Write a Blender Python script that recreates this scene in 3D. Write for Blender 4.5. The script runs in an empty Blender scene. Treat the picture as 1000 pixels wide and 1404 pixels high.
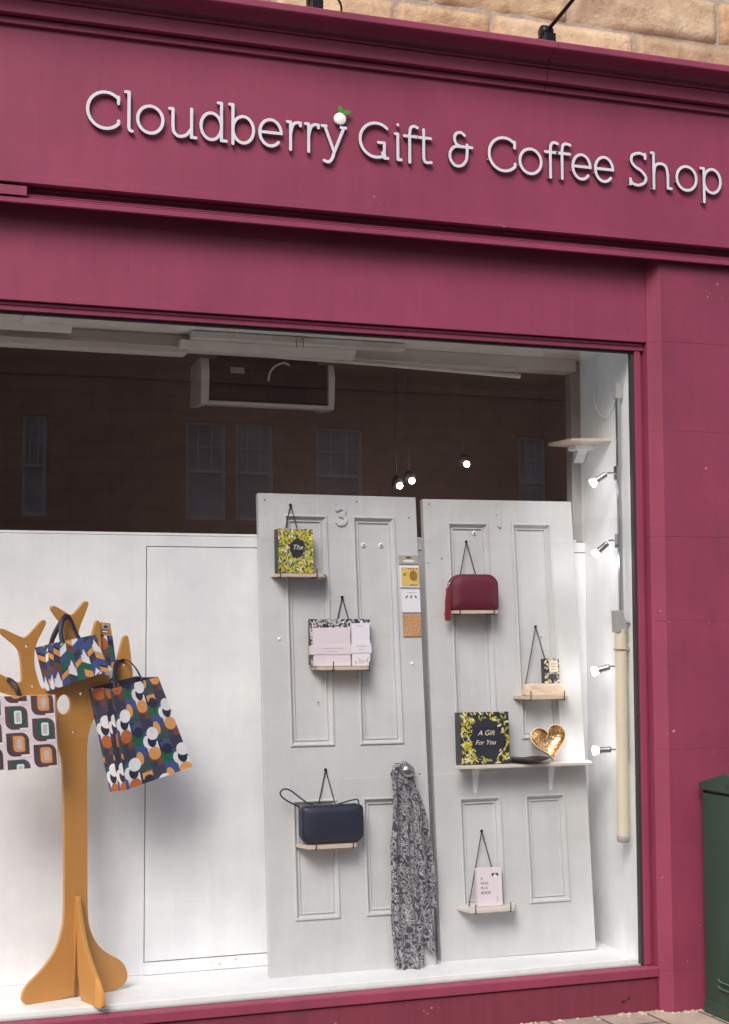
import bpy, bmesh, math, random
import numpy as np
from mathutils import Matrix, Vector, noise as mnoise
random.seed(7)
scene = bpy.context.scene
COL = scene.collection
V = Vector
R = math.radians

# ------------------------------------------------------------------ materials
def lin(c):
    return tuple((x/255/12.92 if x/255 <= .04045 else ((x/255+.055)/1.055)**2.4) for x in c) + (1,)

def newmat(name):
    m = bpy.data.materials.new(name); m.use_nodes = True
    nt = m.node_tree
    return m, nt, nt.nodes, nt.links, nt.nodes['Principled BSDF']

def N(nodes, kind, **kw):
    n = nodes.new(kind)
    for k, v in kw.items():
        if k in n.inputs: n.inputs[k].default_value = v
        else: setattr(n, k, v)
    return n

def ramp(nodes, stops):
    r = nodes.new('ShaderNodeValToRGB')
    e = r.color_ramp.elements
    while len(e) < len(stops): e.new(.5)
    for el, (p, c) in zip(e, stops):
        el.position = p; el.color = c if len(c) == 4 else tuple(c)+(1,)
    return r

def pm(name, srgb, rough=.5, metal=0, var=.12, scale=6, bump=.05, bscale=60, spec=.5, coat=0, stretch=(1,1,1)):
    """painted / plain surface with gentle uneven tone and grain"""
    m, nt, nd, lk, b = newmat(name)
    tc = nd.new('ShaderNodeTexCoord'); mp = nd.new('ShaderNodeMapping'); mp.inputs['Scale'].default_value = stretch
    lk.new(tc.outputs['Object'], mp.inputs['Vector'])
    n1 = N(nd, 'ShaderNodeTexNoise', Scale=scale, Detail=6, Roughness=.6)
    lk.new(mp.outputs[0], n1.inputs['Vector'])
    c = lin(srgb)
    r = ramp(nd, [(.3, tuple(x*(1-var) for x in c[:3])+(1,)), (.7, tuple(min(1, x*(1+var)) for x in c[:3])+(1,))])
    lk.new(n1.outputs['Fac'], r.inputs['Fac']); lk.new(r.outputs[0], b.inputs['Base Color'])
    b.inputs['Roughness'].default_value = rough; b.inputs['Metallic'].default_value = metal
    b.inputs['Specular IOR Level'].default_value = spec; b.inputs['Coat Weight'].default_value = coat
    if bump:
        n2 = N(nd, 'ShaderNodeTexNoise', Scale=bscale, Detail=4)
        lk.new(mp.outputs[0], n2.inputs['Vector'])
        bp = N(nd, 'ShaderNodeBump', Strength=bump, Distance=.01)
        lk.new(n2.outputs['Fac'], bp.inputs['Height']); lk.new(bp.outputs[0], b.inputs['Normal'])
    return m

def worn_paint(name, srgb, chip, rough=.42, chips=.69, streak=.12, chipscale=9, dirt=None, dirt_amt=0):
    """gloss paint on timber: cloudy tone, vertical weather streaks, brush grain, small chips"""
    m, nt, nd, lk, b = newmat(name)
    tc = nd.new('ShaderNodeTexCoord')
    def noise(scale, stretch=(1,1,1), detail=6, rough_=.6, dist=0):
        mp = nd.new('ShaderNodeMapping'); mp.inputs['Scale'].default_value = stretch
        lk.new(tc.outputs['Object'], mp.inputs['Vector'])
        n = N(nd, 'ShaderNodeTexNoise', Scale=scale, Detail=detail, Roughness=rough_, Distortion=dist)
        lk.new(mp.outputs[0], n.inputs['Vector']); return n.outputs['Fac']
    c = lin(srgb)[:3]
    cloud = ramp(nd, [(.3, tuple(x*.9 for x in c)), (.7, tuple(min(1, x*1.12) for x in c))])
    lk.new(noise(2.2), cloud.inputs['Fac'])
    st = nd.new('ShaderNodeMapRange'); st.inputs[1].default_value = .35; st.inputs[2].default_value = .7
    st.inputs[3].default_value = 1-streak; st.inputs[4].default_value = 1+streak
    lk.new(noise(9, (2.5, 1, .18), 4), st.inputs[0])
    mul = N(nd, 'ShaderNodeMix', data_type='RGBA', blend_type='MULTIPLY'); mul.inputs[0].default_value = 1
    lk.new(cloud.outputs[0], mul.inputs[6]); lk.new(st.outputs[0], mul.inputs[7])
    src = mul.outputs[2]
    if dirt:
        dm = N(nd, 'ShaderNodeMix', data_type='RGBA')
        dr = nd.new('ShaderNodeMapRange'); dr.inputs[1].default_value = .5; dr.inputs[2].default_value = .8
        dr.inputs[4].default_value = dirt_amt
        lk.new(noise(3.5, (1, 1, .6), 9, .7), dr.inputs[0]); lk.new(dr.outputs[0], dm.inputs[0])
        lk.new(src, dm.inputs[6]); dm.inputs[7].default_value = lin(dirt); src = dm.outputs[2]
    # chips: fine noise gated by a coarse mask
    a = noise(chipscale*7, (1, 1, 1), 3, .5); g = noise(chipscale*.35, (1, 1, 2), 2, .5)
    ad = N(nd, 'ShaderNodeMath', operation='MULTIPLY_ADD'); lk.new(g, ad.inputs[0]); ad.inputs[1].default_value = .8; lk.new(a, ad.inputs[2])
    cr = nd.new('ShaderNodeMapRange'); cr.inputs[1].default_value = chips*1.62; cr.inputs[2].default_value = chips*1.62+.03
    lk.new(ad.outputs[0], cr.inputs[0])
    cm = N(nd, 'ShaderNodeMix', data_type='RGBA'); lk.new(cr.outputs[0], cm.inputs[0]); lk.new(src, cm.inputs[6]); cm.inputs[7].default_value = lin(chip)
    lk.new(cm.outputs[2], b.inputs['Base Color'])
    rr = nd.new('ShaderNodeMapRange'); rr.inputs[3].default_value = rough-.08; rr.inputs[4].default_value = rough+.15
    lk.new(noise(14), rr.inputs[0]); lk.new(rr.outputs[0], b.inputs['Roughness'])
    h = N(nd, 'ShaderNodeMath', operation='MULTIPLY_ADD'); lk.new(noise(50, (1, 1, .15), 4), h.inputs[0]); h.inputs[1].default_value = .6
    lk.new(noise(8, (1, 1, 1), 8), h.inputs[2])
    bp = N(nd, 'ShaderNodeBump', Strength=.15, Distance=.006); lk.new(h.outputs[0], bp.inputs['Height'])
    lk.new(bp.outputs[0], b.inputs['Normal'])
    return m

M = {}
M['maroon'] = worn_paint('maroon_paint', (141, 57, 84), (168, 116, 122), rough=.5, chips=.75, streak=.045)
M['maroon_low'] = worn_paint('maroon_weathered', (136, 54, 79), (182, 140, 142), rough=.55, chips=.748, streak=.05, dirt=(108, 52, 68), dirt_amt=.5)
M['maroon_base'] = worn_paint('maroon_grimy', (116, 44, 62), (170, 132, 132), rough=.6, chips=.74, streak=.1, dirt=(86, 44, 52), dirt_amt=.6)
M['white'] = worn_paint('white_paint', (240, 242, 247), (190, 188, 185), rough=.5, chips=.83, streak=.02)
M['white_dirty'] = worn_paint('white_paint_scuffed', (243, 245, 250), (160, 158, 150), rough=.55, chips=.77, streak=.05, dirt=(176, 172, 162), dirt_amt=.28)
M['grey_door'] = worn_paint('pale_grey_paint', (204, 205, 206), (150, 146, 140), rough=.45, chips=.80, streak=.025)
M['ceiling'] = pm('ceiling_paint', (232, 226, 218), .8, var=.08, scale=3)
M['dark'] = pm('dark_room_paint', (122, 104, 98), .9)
M['black'] = pm('black_cord', (24, 24, 28), .7, bump=.2, bscale=400)
M['gasket'] = pm('rubber_gasket', (52, 50, 52), .6)
M['letter'] = pm('brushed_pale_metal', (216, 216, 224), .4, metal=.0, var=.07, scale=5, bump=.05, bscale=300)
M['letter_side'] = pm('letter_side', (60, 58, 64), .5)
M['berry'] = pm('white_enamel', (240, 240, 238), .3)
M['leafgreen'] = pm('green_enamel', (72, 142, 50), .4, var=.2, scale=40)
M['ochre'] = pm('ochre_painted_ply', (200, 142, 70), .55, var=.05, scale=5, bump=.12, bscale=60, stretch=(2, 2, .4))
M['ochre_edge'] = pm('ochre_ply_edge', (190, 138, 80), .6, var=.12, scale=60, stretch=(1, 1, .1))
M['ply'] = pm('light_plywood', (206, 188, 168), .6, var=.14, scale=18, bump=.1, stretch=(.25, 3, 3))
M['shelfwood'] = pm('whitened_wood', (214, 204, 196), .55, var=.08, scale=18, stretch=(.25, 3, 3))
M['chrome'] = pm('satin_nickel', (176, 176, 178), .28, metal=1, var=.05)
M['greyplastic'] = pm('grey_plastic', (168, 166, 162), .45, var=.05)
M['cream'] = pm('cream_plastic', (226, 217, 190), .4, var=.04, scale=3)
M['navy_leather'] = pm('navy_leather', (32, 35, 58), .38, var=.15, scale=10, bump=.25, bscale=220)
M['wine_leather'] = pm('burgundy_leather', (104, 26, 48), .45, var=.12, scale=10, bump=.35, bscale=260)
M['tassel'] = pm('red_tassel', (148, 38, 54), .6, var=.3, scale=120, stretch=(6, 6, .2), bump=.4, bscale=300)
M['gold'] = pm('hammered_gold', (238, 204, 156), .24, metal=1, var=.15, scale=12, bump=.6, bscale=75)
M['ivory'] = pm('ivory_enamel', (226, 216, 204), .4)
M['darkwood'] = pm('dark_glazed_bowl', (58, 34, 34), .35)
M['pinkcard'] = pm('pale_pink_card', (230, 218, 226), .6, var=.03)
M['lilaccard'] = pm('lilac_paper', (238, 233, 242), .6, var=.04)
M['whitecard'] = pm('white_card', (236, 232, 240), .6, var=.03)
M['ink'] = pm('dark_ink', (60, 56, 66), .7, bump=0)
M['greyink'] = pm('grey_ink', (150, 146, 156), .7, bump=0)
M['mustardcard'] = pm('mustard_card', (226, 190, 112), .55, var=.08, scale=30)
M['greycard'] = pm('grey_card', (172, 168, 152), .6, var=.1, scale=60)
M['goldmesh'] = pm('copper_glitter', (206, 158, 112), .4, metal=.2, var=.45, scale=180, bump=.6, bscale=300)
M['peach'] = pm('pale_peach_wood', (232, 208, 184), .7, var=.08, scale=14, bump=.7, bscale=30)
M['steel_black'] = pm('black_iron', (22, 22, 26), .4, metal=.3)
M['heater_front'] = pm('heater_front', (12, 11, 13), .6, var=.2)
M['heater_cap'] = pm('heater_cap', (226, 222, 214), .5)
M['cement'] = pm('crumbled_mortar', (176, 158, 140), .95, var=.3, scale=30, bump=1, bscale=40)
M['box_green'] = worn_paint('bottle_green_paint', (44, 70, 57), (70, 84, 74), rough=.42, chips=.74, streak=.1, dirt=(58, 62, 54), dirt_amt=.5)
M['box_green_light'] = pm('green_vent', (74, 98, 82), .5)
M['ribbon'] = pm('navy_ribbon', (24, 25, 48), .45, bump=.2, bscale=200, stretch=(1, 1, .2))

def pal(name, rgb): M[name] = pm('paper_'+name, rgb, .45, var=.12, scale=14, bump=.35, bscale=11)
for n_, c_ in dict(p_navy=(38, 44, 66), p_blue=(66, 84, 138), p_dark=(84, 68, 74), p_brown=(112, 72, 68), p_green=(28, 100, 80), p_teal=(52, 84, 84),
                   p_orange=(222, 158, 92), p_rust=(186, 104, 58), p_white=(236, 234, 238), p_plum=(98, 72, 82), p_bg=(236, 222, 226), p_peach=(226, 160, 124),
                   p_cream=(238, 226, 206), p_silver=(198, 194, 196), p_slate=(58, 62, 80), p_yellow=(212, 196, 66), p_lime=(158, 160, 66), p_charcoal=(46, 48, 60)).items():
    pal(n_, c_)

def emission(name, col, strength):
    m, nt, nd, lk, b = newmat(name)
    b.inputs['Base Color'].default_value = (.8, .8, .8, 1)
    b.inputs['Emission Color'].default_value = col+(1,); b.inputs['Emission Strength'].default_value = strength
    return m
M['spot_glow'] = emission('spot_bulb_glow', (1, .98, .97), 2.5)
M['warm_glow'] = emission('warm_bulb_glow', (1, .74, .50), 5)
M['warm_core'] = emission('warm_bulb_core', (1, .80, .66), 2.4)

def glass_mat():
    m = bpy.data.materials.new('plate_glass'); m.use_nodes = True
    nd, lk = m.node_tree.nodes, m.node_tree.links; nd.clear()
    out = nd.new('ShaderNodeOutputMaterial'); mix = nd.new('ShaderNodeMixShader')
    tr = nd.new('ShaderNodeBsdfTransparent'); tr.inputs[0].default_value = (.98, .987, .985, 1)
    gl = nd.new('ShaderNodeBsdfGlossy'); gl.inputs['Roughness'].default_value = 0
    lw = nd.new('ShaderNodeLayerWeight'); lw.inputs[0].default_value = .5
    pw = N(nd, 'ShaderNodeMath', operation='POWER'); pw.inputs[1].default_value = 5
    ma = N(nd, 'ShaderNodeMath', operation='MULTIPLY_ADD'); ma.inputs[1].default_value = .88; ma.inputs[2].default_value = .14
    lk.new(lw.outputs['Facing'], pw.inputs[0]); lk.new(pw.outputs[0], ma.inputs[0]); lk.new(ma.outputs[0], mix.inputs[0])
    lk.new(tr.outputs[0], mix.inputs[1]); lk.new(gl.outputs[0], mix.inputs[2]); lk.new(mix.outputs[0], out.inputs[0])
    # very slight waviness of float glass
    tc = nd.new('ShaderNodeTexCoord'); nn = N(nd, 'ShaderNodeTexNoise', Scale=1.3, Detail=1); bp = N(nd, 'ShaderNodeBump', Strength=.02, Distance=.02)
    lk.new(tc.outputs['Object'], nn.inputs['Vector']); lk.new(nn.outputs[0], bp.inputs['Height']); lk.new(bp.outputs[0], gl.inputs['Normal'])
    return m
M['glass'] = glass_mat()

def scarf_mat():
    m, nt, nd, lk, b = newmat('scarf_print')
    tc = nd.new('ShaderNodeTexCoord'); mp = nd.new('ShaderNodeMapping'); mp.inputs['Scale'].default_value = (1, .25, .8)
    lk.new(tc.outputs['Object'], mp.inputs['Vector'])
    n = N(nd, 'ShaderNodeTexNoise', Scale=42, Detail=.6, Roughness=.4, Distortion=1.6)
    lk.new(mp.outputs[0], n.inputs['Vector'])
    sub = N(nd, 'ShaderNodeMath', operation='SUBTRACT'); sub.inputs[1].default_value = .5
    ab = N(nd, 'ShaderNodeMath', operation='ABSOLUTE'); lk.new(n.outputs['Fac'], sub.inputs[0]); lk.new(sub.outputs[0], ab.inputs[0])
    r = ramp(nd, [(.020, lin((48, 48, 58))), (.034, lin((172, 171, 176))), (.085, lin((172, 171, 175))), (.105, lin((58, 58, 68)))])
    lk.new(ab.outputs[0], r.inputs['Fac']); lk.new(r.outputs[0], b.inputs['Base Color'])
    b.inputs['Roughness'].default_value = .9; b.inputs['Sheen Weight'].default_value = .2
    return m
M['scarf'] = scarf_mat()

def stone_mat(name, cols, bump=.7, sc=9, rough=.95):
    m, nt, nd, lk, b = newmat(name)
    at = nd.new('ShaderNodeAttribute'); at.attribute_name = 'tint'
    tc = nd.new('ShaderNodeTexCoord')
    n1 = N(nd, 'ShaderNodeTexNoise', Scale=sc, Detail=10, Roughness=.68, Distortion=.4); lk.new(tc.outputs['Object'], n1.inputs['Vector'])
    r = ramp(nd, [(.25, lin(cols[0])), (.5, lin(cols[1])), (.72, lin(cols[2]))]); lk.new(n1.outputs['Fac'], r.inputs['Fac'])
    mx = N(nd, 'ShaderNodeMix', data_type='RGBA', blend_type='MULTIPLY'); mx.inputs[0].default_value = 1
    lk.new(r.outputs[0], mx.inputs[6]); lk.new(at.outputs['Color'], mx.inputs[7]); lk.new(mx.outputs[2], b.inputs['Base Color'])
    n2 = N(nd, 'ShaderNodeTexNoise', Scale=sc*5, Detail=8, Roughness=.7); lk.new(tc.outputs['Object'], n2.inputs['Vector'])
    bp = N(nd, 'ShaderNodeBump', Strength=bump, Distance=.012); lk.new(n2.outputs['Fac'], bp.inputs['Height']); lk.new(bp.outputs[0], b.inputs['Normal'])
    b.inputs['Roughness'].default_value = rough
    return m
M['sandstone'] = stone_mat('warm_sandstone', [(168, 138, 116), (206, 182, 154), (222, 202, 178)])
M['mortar'] = pm('mortar', (176, 160, 146), .95, var=.2, scale=20, bump=.6)

# ------------------------------------------------------------------ mesh builder (world coordinates)
RM = {}
class MB:
    def __init__(s): s.v = []; s.f = []; s.m = []; s.tint = None; s.sm = []
    def add(s, verts, faces, mi=0, smooth=False):
        o = len(s.v); s.v += [V(p) for p in verts]
        for f in faces: s.f.append([o+i for i in f]); s.m.append(mi); s.sm.append(smooth)
        return s
    def box(s, a, b, mi=0, T=None):
        x0, y0, z0 = a; x1, y1, z1 = b
        vs = [V(p) for p in ((x0,y0,z0),(x1,y0,z0),(x1,y1,z0),(x0,y1,z0),(x0,y0,z1),(x1,y0,z1),(x1,y1,z1),(x0,y1,z1))]
        if T: vs = [T @ p for p in vs]
        return s.add(vs, [(0,3,2,1),(4,5,6,7),(0,1,5,4),(1,2,6,5),(2,3,7,6),(3,0,4,7)], mi)
    def hexa(s, bottom, top, mi=0):
        return s.add(list(bottom)+list(top), [(0,3,2,1),(4,5,6,7),(0,1,5,4),(1,2,6,5),(2,3,7,6),(3,0,4,7)], mi)
    def profile(s, prof, x0, x1, mi=0):
        n = len(prof); vs = [V((x0, y, z)) for y, z in prof]+[V((x1, y, z)) for y, z in prof]
        fs = [(i, (i+1) % n, n+(i+1) % n, n+i) for i in range(n)]+[tuple(range(n-1, -1, -1)), tuple(range(n, 2*n))]
        return s.add(vs, fs, mi)
    def prism(s, poly, fn, t, mi=0, mside=None):
        """polygon (u,v) -> fn(u,v,d) for d in (0,t)"""
        n = len(poly); vs = [fn(u, v, 0) for u, v in poly]+[fn(u, v, t) for u, v in poly]
        s.add(vs, [tuple(range(n)), tuple(range(2*n-1, n-1, -1))], mi)
        o = len(s.v)-2*n
        for i in range(n):
            s.f.append([o+i, o+n+i, o+n+(i+1) % n, o+(i+1) % n]); s.m.append(mi if mside is None else mside); s.sm.append(False)
        return s
    def tube(s, pts, r, n=8, mi=0, cap=True, flat=1.0):
        pts = [V(p) for p in pts]; rs = r if isinstance(r, (list, tuple)) else [r]*len(pts)
        rings = []; up = None
        for i, p in enumerate(pts):
            d = (pts[min(i+1, len(pts)-1)]-pts[max(i-1, 0)]).normalized()
            if up is None:
                up = V((0, 0, 1)) if abs(d.z) < .9 else V((0, 1, 0))
            a = d.cross(up).normalized(); b = a.cross(d).normalized(); up = b
            rings.append([p+a*math.cos(2*math.pi*k/n)*rs[i]+b*math.sin(2*math.pi*k/n)*rs[i]*flat for k in range(n)])
        o = len(s.v); vs = [q for rg in rings for q in rg]; fs = []
        for i in range(len(rings)-1):
            for k in range(n): fs.append((i*n+k, i*n+(k+1) % n, (i+1)*n+(k+1) % n, (i+1)*n+k))
        s.add(vs, fs, mi, True)
        if cap: s.add(rings[0][::-1], [tuple(range(n))], mi); s.add(rings[-1], [tuple(range(n))], mi)
        return s
    def lathe(s, prof, origin, axis, n=20, mi=0):
        """prof: (radius, height) along axis"""
        o = V(origin); ax = V(axis).normalized(); t = V((0, 0, 1)) if abs(ax.z) < .9 else V((1, 0, 0))
        a = ax.cross(t).normalized(); b = ax.cross(a).normalized()
        vs = []; fs = []
        for r, h in prof:
            vs += [o+ax*h+(a*math.cos(2*math.pi*k/n)+b*math.sin(2*math.pi*k/n))*max(r, 1e-5) for k in range(n)]
        for i in range(len(prof)-1):
            for k in range(n): fs.append((i*n+k, (i+1)*n+k, (i+1)*n+(k+1) % n, i*n+(k+1) % n))
        return s.add(vs, fs, mi, True)
    def build(s, name, mats, parent=None, bevel=0, seg=2, weld=False, recalc=True):
        me = bpy.data.meshes.new(name)
        vs = s.v
        if parent is not None and parent in RM:
            inv = RM[parent].inverted(); vs = [inv @ p for p in vs]
        me.from_pydata([tuple(p) for p in vs], [], s.f)
        for m in (mats if isinstance(mats, (list, tuple)) else [mats]): me.materials.append(M[m] if isinstance(m, str) else m)
        me.polygons.foreach_set('material_index', s.m); me.polygons.foreach_set('use_smooth', s.sm)
        if s.tint is not None:
            a = me.color_attributes.new('tint', 'FLOAT_COLOR', 'POINT')
            a.data.foreach_set('color', [c for t in s.tint for c in (t[0], t[1], t[2], 1)])
        if recalc or weld:
            bm = bmesh.new(); bm.from_mesh(me)
            if weld: bmesh.ops.remove_doubles(bm, verts=bm.verts, dist=1e-5)
            if recalc: bmesh.ops.recalc_face_normals(bm, faces=bm.faces)
            bm.to_mesh(me); bm.free()
        me.update()
        return link(name, me, parent, bevel, seg)

def link(name, me, parent=None, bevel=0, seg=2):
    o = bpy.data.objects.new(name, me); COL.objects.link(o)
    if parent is not None:
        o.parent = parent
        RM[o] = RM.get(parent, Matrix())
    if bevel:
        b = o.modifiers.new('bevel', 'BEVEL'); b.width = bevel; b.segments = seg; b.limit_method = 'ANGLE'; b.angle_limit = R(40)
    return o

def thing(name, label, cat, loc=(0, 0, 0), rotz=0, group=None, mat=None):
    o = bpy.data.objects.new(name, None); COL.objects.link(o); o.empty_display_size = .1
    m = mat if mat is not None else Matrix.Translation(V(loc)) @ Matrix.Rotation(rotz, 4, 'Z')
    o.matrix_world = m; RM[o] = m.copy()
    return tag(o, label, cat, group)
def tag(o, label, cat, group=None):
    o['label'] = label; o['category'] = cat
    if group: o['group'] = group
    return o
def struct(o): o['kind'] = 'structure'; return o
def seat(o, loc):
    """give a one-mesh thing its origin at its base"""
    l = V(loc)
    for v in o.data.vertices: v.co -= l
    o.location = l
    return o

def curve_mesh(name, loops, extrude, bevel, fill=True):
    cu = bpy.data.curves.new(name, 'CURVE'); cu.dimensions = '2D'; cu.fill_mode = 'BOTH'; cu.extrude = extrude; cu.bevel_depth = bevel; cu.bevel_resolution = 1
    for lp in loops:
        sp = cu.splines.new('POLY'); sp.points.add(len(lp)-1); sp.use_cyclic_u = True
        for p, (x, y) in zip(sp.points, lp): p.co = (x, y, 0, 1)
    return to_mesh(cu, name)
def to_mesh(cu, name):
    ob = bpy.data.objects.new(name, cu); COL.objects.link(ob)
    dg = bpy.context.evaluated_depsgraph_get(); me = bpy.data.meshes.new_from_object(ob.evaluated_get(dg))
    bpy.data.objects.remove(ob); bpy.data.curves.remove(cu); me.name = name
    return me
def place_mesh(me, mat4, name, mats, parent):
    """mat4 takes the curve's XY plane to world"""
    inv = RM[parent].inverted() if parent in RM else Matrix()
    me.transform(inv @ mat4); me.materials.clear()
    for m in mats: me.materials.append(M[m])
    return link(name, me, parent)
def text_mesh(body, size, extrude=.0004, shear=0, align='CENTER'):
    cu = bpy.data.curves.new('t', 'FONT'); cu.body = body; cu.size = size; cu.extrude = extrude; cu.align_x = align; cu.shear = shear
    return to_mesh(cu, 't')
def frame_mat(o, ux, uy, uz):
    m = Matrix.Identity(4)
    for i in range(3): m[i][0] = ux[i]; m[i][1] = uy[i]; m[i][2] = uz[i]; m[i][3] = o[i]
    return m
def wall_mat(x, y, z): return frame_mat((x, y, z), (1, 0, 0), (0, 0, 1), (0, -1, 0))   # faces the street

def catmull(pts, n=8):
    pts = [V(p) for p in pts]; out = []
    for i in range(len(pts)-1):
        p0 = pts[max(i-1, 0)]; p1 = pts[i]; p2 = pts[i+1]; p3 = pts[min(i+2, len(pts)-1)]
        for k in range(n):
            t = k/n
            out.append(.5*((2*p1)+(p2-p0)*t+(2*p0-5*p1+4*p2-p3)*t*t+(3*p1-p0-3*p2+p3)*t**3))
    out.append(pts[-1]); return out

# ------------------------------------------------------------------ ground, street
def sheet(name, x0, x1, y0, y1, z, mat, nx=1, ny=1):
    mb = MB(); vs = [(x0+(x1-x0)*i/nx, y0+(y1-y0)*j/ny, z) for j in range(ny+1) for i in range(nx+1)]
    mb.add(vs, [(j*(nx+1)+i, j*(nx+1)+i+1, (j+1)*(nx+1)+i+1, (j+1)*(nx+1)+i) for j in range(ny) for i in range(nx)])
    return struct(mb.build(name, mat))
M['asphalt'] = pm('asphalt', (66, 66, 68), .9, var=.3, scale=40, bump=.6, bscale=200)
M['ground'] = pm('ground_earth', (90, 92, 84), .95, var=.2)
M['line'] = pm('road_paint', (208, 206, 200), .7, var=.15, scale=20)
def slabs_mat():
    m, nt, nd, lk, b = newmat('paving_slabs')
    tc = nd.new('ShaderNodeTexCoord'); mp = nd.new('ShaderNodeMapping'); mp.inputs['Rotation'].default_value = (0, 0, R(90))
    lk.new(tc.outputs['Object'], mp.inputs['Vector'])
    br = N(nd, 'ShaderNodeTexBrick', Scale=1.1); br.inputs['Color1'].default_value = lin((176, 160, 150)); br.inputs['Color2'].default_value = lin((158, 146, 138))
    br.inputs['Mortar'].default_value = lin((96, 84, 76)); br.inputs['Mortar Size'].default_value = .008; lk.new(mp.outputs[0], br.inputs['Vector'])
    n1 = N(nd, 'ShaderNodeTexNoise', Scale=7, Detail=10, Roughness=.7); lk.new(tc.outputs['Object'], n1.inputs['Vector'])
    rr = ramp(nd, [(.3, (.72, .7, .68)), (.7, (1.1, 1.08, 1.05))]); lk.new(n1.outputs['Fac'], rr.inputs['Fac'])
    mx = N(nd, 'ShaderNodeMix', data_type='RGBA', blend_type='MULTIPLY'); mx.inputs[0].default_value = 1
    lk.new(br.outputs[0], mx.inputs[6]); lk.new(rr.outputs[0], mx.inputs[7]); lk.new(mx.outputs[2], b.inputs['Base Color'])
    b.inputs['Roughness'].default_value = .9
    bp = N(nd, 'ShaderNodeBump', Strength=.5, Distance=.01); lk.new(n1.outputs['Fac'], bp.inputs['Height']); lk.new(bp.outputs[0], b.inputs['Normal'])
    return m
M['slabs'] = slabs_mat()
ZP = -.10
sheet('ground', -150, 150, -150, 150, -.30, 'ground')
sheet('road', -60, 60, -19.5, -3.4, -.225, 'asphalt')
mb = MB(); mb.box((-60, -.90, -.28), (60, 8, ZP)); struct(mb.build('pavement', 'slabs'))
M['tarmac'] = pm('footway_tarmac', (92, 90, 90), .92, var=.3, scale=30, bump=.5, bscale=180)  # unseen footway made dark to cut light bounced up under the mouldings
mb = MB(); mb.box((-60, -3.25, -.28), (60, -.902, ZP-.002)); struct(mb.build('footway', 'tarmac'))
mb = MB(); mb.box((-60, -3.4, -.28), (60, -3.252, ZP+.004)); struct(mb.build('kerb', 'tarmac', bevel=.012))
mb = MB(); mb.box((-60, -22, -.28), (60, -19.65, ZP)); struct(mb.build('pavement', 'slabs'))
mb = MB(); mb.box((-60, -19.648, -.28), (60, -19.5, ZP+.004)); struct(mb.build('kerb', 'cement', bevel=.012))
mb = MB()
for i in range(-8, 9): mb.box((i*6, -11.5, -.224), (i*6+2, -11.4, -.218))
struct(mb.build('road_marking', 'line'))

# ------------------------------------------------------------------ stone wall above the shop
def rubble_wall(name, x0, x1, z0, z1, yf, joints, dens, mat, seed=1, rough=.009):
    """joints: list of courses [(zlo, zhi, [x joints])]"""
    rnd = random.Random(seed); mb = MB(); mb.tint = []
    for zl, zh, xs in joints:
        xs = [x0]+[x for x in xs if x0 < x < x1]+[x1]
        for xa, xb in zip(xs, xs[1:]):
            g = .0025+rnd.random()*.002
            a, b_, c, d = xa+g, xb-g, zl+g*.8, zh-g*.8
            nx = max(4, int((b_-a)/dens)); nz = max(3, int((d-c)/dens))
            off = rnd.random()*50; prot = rnd.uniform(-.006, .012)
            t = rnd.choice([(1, .97, .93), (.93, .88, .84), (1.04, .93, .80), (1.06, 1.0, .93), (.86, .78, .72), (1.0, .84, .72)])
            k = rnd.uniform(.9, 1.06); t = tuple(q*k for q in t)
            vs = []; wob = lambda p, q: (mnoise.noise(V((p*6+off, q*6, 0)))*.006)
            for j in range(nz+1):
                for i in range(nx+1):
                    u, w = i/nx, j/nz
                    X = a+(b_-a)*u + (wob(w*3, 7) if i in (0, nx) else 0); Z = c+(d-c)*w + (wob(u*4+3, 1) if j in (0, nz) else 0)
                    e = min(u*(b_-a), (1-u)*(b_-a), w*(d-c), (1-w)*(d-c))
                    dome = 1-max(0, 1-e/.016)**2
                    n = mnoise.fractal(V((X*5+off, Z*7, off)), .8, 2.1, 5)*rough*1.4+mnoise.noise(V((X*2.3, Z*3, off)))*rough
                    Y = yf - dome*(.009+prot*.6+n)
                    if i in (0, nx) or j in (0, nz): Y = yf+.006
                    vs.append((X, Y, Z)); sh = (.72 if e < .004 else 1)
                    mb.tint.append(tuple(q*sh for q in t))
            mb.add(vs, [(j*(nx+1)+i, j*(nx+1)+i+1, (j+1)*(nx+1)+i+1, (j+1)*(nx+1)+i) for j in range(nz) for i in range(nx)], 0, True)
    o = len(mb.v); mb.box((x0, yf+.003, z0), (x1, yf+.3, z1), 1); mb.tint += [(1, 1, 1)]*8
    return mb, name, [mat, 'mortar']
def courses(x0, x1, z0, z1, h, w, rnd):
    out = []; z = z0
    while z < z1-.05:
        hh = min(h*rnd.uniform(.85, 1.2), z1-z); xs = []; x = x0+rnd.uniform(.2, w)
        while x < x1-.2: xs.append(x); x += w*rnd.uniform(.6, 1.4)
        out.append((z, z+hh, xs)); z += hh
    return out
rn = random.Random(4)
W0, W1 = -2.6, 6.4
c1 = [(3.99, 4.118, [-1.8, -.9, .1, .7, 1.2, 1.75, 2.292, 2.743, 3.448, 4.1, 4.9, 5.6]), (4.118, 4.236, [-2.0, -1.1, -.2, .5, 1.0, 1.5, 2.292, 2.743, 3.448, 4.1, 4.8, 5.5]),
      (4.236, 4.452, [-1.6, -.7, .2, .9, 1.66, 2.466, 3.12, 3.892, 4.6, 5.2])]
c1[0] = (3.99, 4.236, c1[0][2]); del c1[1]
c1 += courses(W0, W1, 4.452, 6.2, .24, .62, rn)
tw = thing('stone_wall', 'warm sandstone block wall rising above the maroon shopfront', 'stone wall', (0, 0, 3.99))
mb, nm, ms = rubble_wall('masonry', W0, W1, 3.99, 6.2, -.05, c1, .022, 'sandstone', 3)
mb.build('masonry', ms, tw, recalc=False)
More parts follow.
